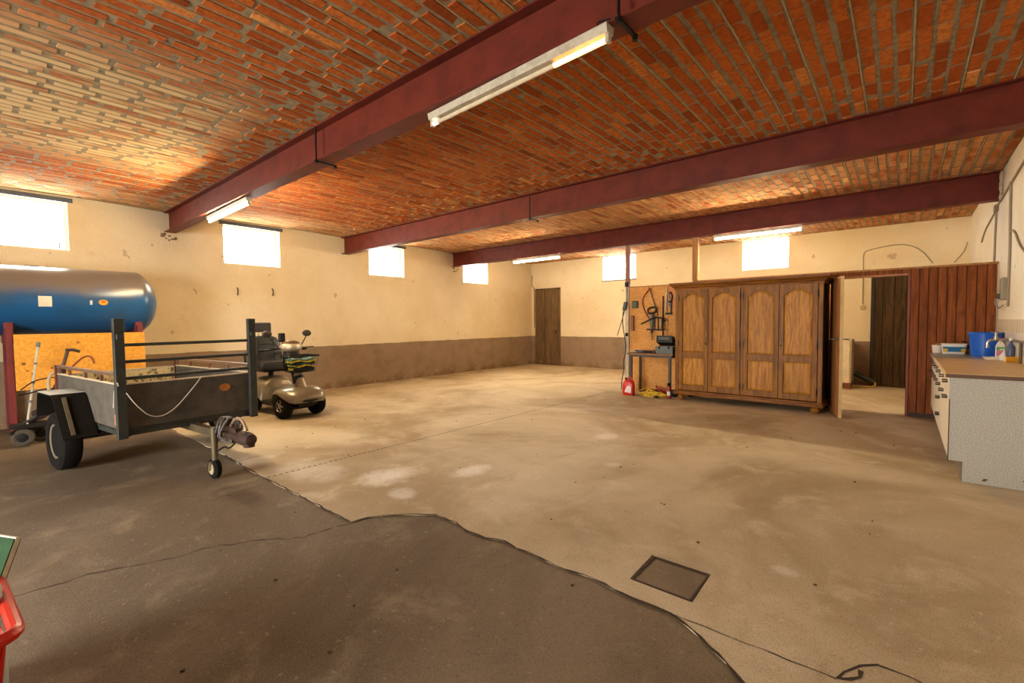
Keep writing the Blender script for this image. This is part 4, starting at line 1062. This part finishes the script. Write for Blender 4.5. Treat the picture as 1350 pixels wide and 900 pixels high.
# string
m = MB(); sp_ = []
for k in range(17):
    f = k/16; sp_.append((hx1+.055 if k < 4 else hx1+.012, -hw+.02+f*.62, .80-.32*math.sin(min(1, f*1.35)*PI*.5)*(1-f)**.9*1.9+.08*f))
m.tube(sp_, .0045, n=6); m.tube([(hx1-.04, -hw-.03, .93), (hx1+.05, -hw-.04, .90), (hx1+.05, -hw-.03, .86), (hx1-.05, -hw-.03, .86), (hx1-.12, -hw-.025, .66)], .0045, n=6, smooth=1)
m.build('tied_string', C('pale_string', (206, 198, 180), .7), TRL)

# ------------------------------------------------------------------ mobility scooter
SC = thing('mobility_scooter', 'four wheeled mobility scooter with a black captain seat, mirrors and front basket', 'scooter', (-7.40, 3.24, 0), math.radians(2))
CH = plain('champagne_plastic', (138, 126, 108), .28, .35, .25, 6, .03)
DK = C('black_trim', (24, 23, 22), .5, spec=.3); SEATM = plain('black_leatherette', (48, 48, 48), .4, 0, .25, 8, .2, 90, dark=(30, 30, 30))
tyre = MB().lathe([(.085, -.05), (.10, -.062), (.155, -.064), (.185, -.045), (.192, -.02), (.192, .02), (.185, .045), (.155, .064), (.10, .062), (.085, .05)], axis='Y', n=28).mesh('tyre', RUBBER)
hub = MB().lathe([(.0, -.055), (.03, -.058), (.035, -.03), (.075, -.035), (.088, -.054), (.088, .05), (.0, .05)], axis='Y', n=18, caps=False)
for k in range(5):
    a = 2*PI*k/5; hub.bar((.03*math.cos(a), -.045, .03*math.sin(a)), (.08*math.cos(a), -.045, .08*math.sin(a)), .02, .018)
hub = hub.mesh('wheel_hub', C('silver_hub', (168, 160, 146), .35, .7))
for x, w in ((.42, .255), (-.52, .265)):
    for s in (-1, 1):
        o = share(tyre, 'wheel', SC, (x, s*w, .192), (0, 0, (.12 if x > 0 else 0))); share(hub, 'wheel_hub', o, (0, 0, 0), (0, 0, 0 if s < 0 else PI))
def sect(x, w, zb, zt, n=14, sq=2.6):
    pts = []
    for k in range(n):
        a = PI*k/(n-1); c, s_ = math.cos(a), math.sin(a)
        pts.append((x, w*math.copysign(abs(c)**(2/sq), c), zb+(zt-zb)*abs(s_)**(2/sq)))
    return pts
MB().rings([sect(.74, .12, .27, .31), sect(.72, .22, .24, .37), sect(.66, .28, .26, .43), sect(.55, .325, .32, .455), sect(.42, .335, .37, .46), sect(.28, .33, .36, .45), sect(.16, .31, .26, .38), sect(.08, .27, .20, .28)]).build('front_shroud', CH, SC, smooth=60)
m = MB(); m.tube([(.70, -.20, .28), (.745, 0, .265), (.70, .20, .28)], .022); m.box((.60, 0, .22), (.16, .30, .07), None, .02); m.build('front_bumper', DK, SC)
B2((-.28, -.27, .155), (.30, .27, .215), .02).build('footboard', DK, SC)
B2((-.70, -.20, .12), (.50, .20, .17), .015).build('chassis', DK, SC)
MB().rings([sect(-.86, .16, .22, .40), sect(-.82, .26, .22, .50), sect(-.70, .31, .26, .55), sect(-.52, .325, .40, .565), sect(-.36, .315, .30, .56), sect(-.26, .27, .20, .54), sect(-.235, .24, .20, .50)]).build('rear_shroud', CH, SC, smooth=60)
B((-.84, 0, .33), (.06, .40, .10), .02).build('rear_bumper', DK, SC)
m = MB(); m.cyl((-.50, 0, .50), (-.50, 0, .66), .04); m.box((-.50, 0, .645), (.34, .34, .03), None, .01); m.build('seat_post', DK, SC)
def cushion(c, size, bev, rot=None): return MB().box(c, size, rot, bev, 4)
cushion((-.47, 0, .735), (.50, .52, .14), .05).build('seat', SEATM, SC, smooth=60)
bk_ = MB()
def brow(z, w, x):
    w *= 1.08
    return [(x-.05, -w*.9, z), (x+.02, -w, z), (x+.06, -w*.75, z), (x+.035, 0, z), (x+.06, w*.75, z), (x+.02, w, z), (x-.05, w*.9, z), (x-.07, 0, z)]
bk_.rings([brow(.74, .20, -.68), brow(.80, .245, -.69), brow(.95, .262, -.715), brow(1.08, .25, -.735), brow(1.17, .20, -.75), brow(1.205, .12, -.755)])
bo_ = bk_.build('backrest', SEATM, SC, smooth=60)
m = MB(); m.tube([(-.650, -.11, 1.16), (-.640, -.125, 1.0), (-.632, -.13, .80)], .006); m.tube([(-.650, .11, 1.16), (-.640, .125, 1.0), (-.632, .13, .80)], .006); m.tube([(-.652, -.13, 1.06), (-.685, 0, 1.07), (-.652, .13, 1.06)], .006)
m.build('stitched_seam', C('seam_black', (16, 16, 16), .8), bo_)
cushion((-.79, 0, 1.345), (.09, .30, .16), .035).build('headrest', SEATM, SC, smooth=60)
m = MB()
for s in (-.05, .05): m.cyl((-.79, s, 1.16), (-.79, s, 1.30), .008)
m.build('headrest_rods', STEEL, SC)
for s in (-1, 1):
    m = MB(); m.box((-.45, s*.325, .945), (.34, .075, .05), None, .018, 3); m.bar((-.66, s*.325, .93), (-.70, s*.30, .74), .03, .05); m.bar((-.70, s*.30, .74), (-.62, s*.2, .68), .03, .03); m.build('armrest', SEATM, SC)
# tiller
MB().tube([(.50, 0, .40), (.40, 0, .58), (.31, 0, .76)], [.085, .06], n=14).build('steering_neck', C('silver_plastic', (178, 166, 142), .35, .2), SC)
MB().tube([(.42, 0, .50), (.385, 0, .60)], .085, n=14).build('tiller_boot', DK, SC)
m = MB(); m.rings([[(x+.06*math.cos(a)*s_, .09*math.sin(a)*s_*1.1, z) for a in [2*PI*k/14 for k in range(14)]] for x, z, s_ in ((.38, .58, .8), (.33, .72, 1.), (.27, .88, 1.15), (.22, .98, 1.1))]); m.build('tiller', DK, SC)
hp = MB().ball((.20, 0, 1.045), .15, (.72, 1.15, .58), 18).build('headlight_pod', C('pod_silver', (190, 172, 146), .3, .3), SC)
for s in (-1, 1): MB().ball((.285, s*.062, 1.045), .048, (.5, 1.05, .75), 12).build('headlamp', C('lamp_glass', (236, 226, 206), .1), hp)
MB().ball((.195, 0, 1.085), .145, (.66, 1.0, .42), 16).build('dash_cover', C('brown_dash', (92, 62, 40), .4), hp)
for s in (-1, 1):
    m = MB(); m.tube([(.20, s*.12, 1.04), (.14, s*.28, 1.01), (.02, s*.33, 1.0)], .014, smooth=1); m.tube([(.02, s*.33, 1.0), (-.09, s*.34, .99)], .022); m.tube([(.22, s*.16, 1.03), (.20, s*.36, 1.035)], .008)
    m.build('handlebar', BK, SC)
for s in (-1, 1):
    o = MB().tube([(.15, s*.17, 1.04), (.13, s*.24, 1.13), (.11, s*.29, 1.20)], .009, smooth=1).build('mirror_stem', BK, SC)
    MB().ball((.10, s*.31, 1.25), .085, (.35, .9, .62), 14).build('mirror', C('mirror_shell', (62, 56, 48), .25, .3), o)
cushion((.12, -.10, 1.19), (.06, .09, .14), .02).build('control_pod', BK, SC)
# basket of wire bars
bs = bpy.data.objects.new('basket', None); COL.objects.link(bs); bs.parent = SC; bs.location = (.46, 0, .72)
def brect(z, w0, d0): return [(-d0/2, -w0/2, z), (d0/2, -w0/2, z), (d0/2, w0/2, z), (-d0/2, w0/2, z)]
MB().tube(brect(.20, .44, .30), .013, closed=True).build('rim', BK, bs)
m = MB(); top, bot = brect(.20, .44, .30), brect(-.04, .34, .22)
for i in range(4):
    a, b, c, d = Vector(top[i]), Vector(top[(i+1) % 4]), Vector(bot[i]), Vector(bot[(i+1) % 4])
    n = 5 if i in (1, 3) else 4
    for k in range(n): f = k/n; m.tube([a.lerp(b, f), c.lerp(d, f)], .0035, n=5)
    for f in (.5,): m.tube([a.lerp(c, f), b.lerp(d, f)], .0035, n=5)
m.box((0, 0, -.04), (.22, .34, .008)); m.box((.118, 0, -.0), (.006, .32, .05), (0, .14, 0)); m.box((-.125, 0, .08), (.006, .38, .22), (0, -.15, 0))
m.build('wire_sides', BK, bs, smooth=0)
cb_ = thing('striped_cloth', 'folded cloth with yellow, black and grey green stripes in the scooter basket', 'cloth', (-6.94, 3.256, .70), math.radians(2))
cols = [('cloth_yellow', (222, 206, 40)), ('cloth_black', (30, 32, 34)), ('cloth_yellow', (1, 1, 1)), ('cloth_teal', (82, 112, 108)), ('cloth_black', (1, 1, 1)), ('cloth_yellow', (1, 1, 1)), ('cloth_teal', (1, 1, 1))]
for k, (n, c) in enumerate(cols):
    w = .30+.012*k; z = .01+.024*k; pts = []
    m = MB(); rr = random.Random(k)
    rings = []
    for i in range(9):
        y = -w/2+w*i/8; dz = .012*math.sin(i*1.1+k); rings.append([(-.08, y, z+dz), (.095+.004*k, y, z+dz), (.10+.004*k, y, z+.012+dz), (.09+.004*k, y, z+.024+dz), (-.08, y, z+.024+dz)])
    m.rings(rings).build('fold', C(n, c, .9), cb_)

# ------------------------------------------------------------------ wheeled tiller, walking stick, basket in the corner of the frame
gt = thing('garden_tiller', 'old two wheeled garden tiller with a T handle standing behind the trailer wheel', 'tiller', (-7.86, .50, 0))
w_t = MB().lathe([(.05, -.03), (.07, -.038), (.095, -.03), (.105, 0), (.095, .03), (.07, .038), (.05, .03)], axis='X', n=20).mesh('tyre', C('grey_dusty_rubber', (72, 64, 52), .9))
w_h = MB().lathe([(0, -.035), (.055, -.03), (.055, .03), (0, .035)], axis='X', n=14, caps=False).mesh('wheel_hub', BK)
for x, y in ((.04, -.10), (-.12, .06)):
    o = share(w_t, 'wheel', gt, (x, y, .105), (0, 0, -.12)); share(w_h, 'wheel_hub', o)
BOS = C('black_oily_steel', (36, 31, 29), .6, .3)
m = MB(); m.tube([(.06, -.20, .17), (-.04, -.02, .20), (-.14, .14, .17)], .022); m.box((-.02, -.04, .235), (.16, .30, .05), (0, 0, .2)); m.tube([(.04, -.12, .25), (.06, .04, .34), (.03, .15, .55), (.0, .24, .76)], .024, smooth=1)
m.tube([(-.06, -.02, .25), (-.05, .10, .38), (-.02, .20, .60), (.0, .24, .76)], .02, smooth=1); m.tube([(.05, -.19, .24), (.05, -.02, .30), (.02, .12, .40), (.0, .30, .36)], .015, smooth=1); m.build('frame', BOS, gt)
m = MB(); m.box((.0, .06, .36), (.12, .14, .12), (.5, 0, 0), .02); m.cyl((-.08, .13, .46), (.08, .13, .46), .05); m.box((0, .15, .50), (.07, .09, .20), (.4, 0, 0), .01); m.build('engine_block', C('oily_brown_steel', (54, 40, 34), .6, .3), gt)
B((.0, .25, .82), (.08, .09, .15), .015).build('control_box', BOS, gt)
m = MB(); m.tube([(.0, .24, .74), (.0, .27, .90), (.0, .32, 1.10)], .017); m.tube([(.0, .30, 1.105), (.0, .37, 1.105), (.0, .43, 1.08)], .019); m.build('t_handle', C('brown_bar', (66, 50, 38), .5, .3), gt)
MB().tube([(.02, .14, .60), (.02, .13, .74), (.02, .17, .84), (.02, .23, .85)], .018, smooth=1).build('pale_hose', C('pale_hose', (178, 158, 120), .5), gt)
MB().tube([(.0, .31, .84), (.0, .40, .95), (.0, .47, 1.02), (.0, .54, 1.01), (.0, .56, .92)], .012, smooth=2).build('rust_loop', C('rust_loop', (136, 70, 34), .6, .2), gt)
for pts in ([(.05, -.10, .66), (.04, .0, .75), (.02, .12, .78), (.0, .24, .78)], [(.05, -.12, .60), (.04, .0, .62), (.02, .12, .66), (.0, .22, .62)]):
    MB().tube(pts, .007, n=6, smooth=2).build('control_cable', BK, gt)
ws = thing('walking_stick', 'jointed pale metal walking stick leaning on the tiller by the yellow board', 'stick', (-7.80, .44, .26))
MB().tube([(.0, .0, -.0), (-.06, .06, .40), (-.12, .13, .92)], .012, n=10).build('shaft', C('pale_metal', (206, 200, 184), .35, .3), ws)
m = MB()
for f in (.28, .52, .76): m.cyl((-.12*f-.002, .13*f, .92*f-.012), (-.12*f+.002, .13*f, .92*f+.012), .017)
m.cyl((-.117, .127, .89), (-.125, .135, .95), .02); m.build('joint_collar', C('grey_collar', (112, 112, 104), .5), ws)

rb = thing('plastic_basket', 'red plastic carrying basket with a rolled rim in the near corner of the floor', 'basket', (-2.56, -.180, -.006), math.radians(3))
def rr2(w, d, z, r=.06): return [(x, y, z_) for x, y, z_ in rrect(w, d, z, r, 5)]
RDB = plain('red_basket_plastic', (206, 44, 24), .3, 0, .15, 6, .03)
MB().rings([rr2(.50, .32, .0), rr2(.53, .36, .03), rr2(.60, .43, .36), rr2(.585, .415, .36), rr2(.515, .345, .03), rr2(.48, .30, .012)]).build('body', RDB, rb)
MB().tube([(x, y, .375) for x, y, _ in rr2(.655, .485, 0, .05)], .022, n=10, closed=True).build('rim', RDB, rb)
m = MB()
for k in range(9): m.box((-.24+.06*k, .203, .20), (.012, .012, .26), (-.10, 0, 0), .003); m.box((-.24+.06*k, -.203, .20), (.012, .012, .26), (.10, 0, 0), .003)
m.build('ribs', RDB, rb)
gm = thing('green_pad', 'dark green pad with a pale border sticking out of the red basket', 'pad', (-2.74, .0, .12), 0)
GP = plain('green_fleece', (26, 66, 26), .95, 0, .4, 20, .8, 90)
def pad(i, t_, nm, mat):
    m = MB(); A, Bv, N = Vector((-.05, .115, .405)), Vector((-.22, -.09, -.01)), None
    A0 = Vector((.0, -.02, .0)); U = (A-A0); V = Bv
    N = U.cross(V).normalized()
    q = []
    for sgn in (-1, 1):
        q.append([A0+N*sgn*t_, A0+U*(1-i)+N*sgn*t_+V*i, A0+U*(1-i)+V*(1-i)+N*sgn*t_, A0+V*(1-i)+N*sgn*t_])
    return m.rings(q).build(nm, mat, gm, smooth=0)
pad(.014, .012, 'fleece_face', GP); pad(0, .008, 'pale_border', C('pale_border', (206, 202, 176), .7))
jg = thing('pale_bottle', 'pale grey plastic bottle with a domed cap standing inside the red basket', 'bottle', (-2.575, .005, .004))
MB().lathe([(.05, 0), (.056, .01), (.056, .33), (.048, .37), (.052, .375), (.052, .42), (.035, .45), (.0, .458)], n=22, caps=False).build('body', C('pale_grey_plastic', (196, 208, 206), .35), jg)
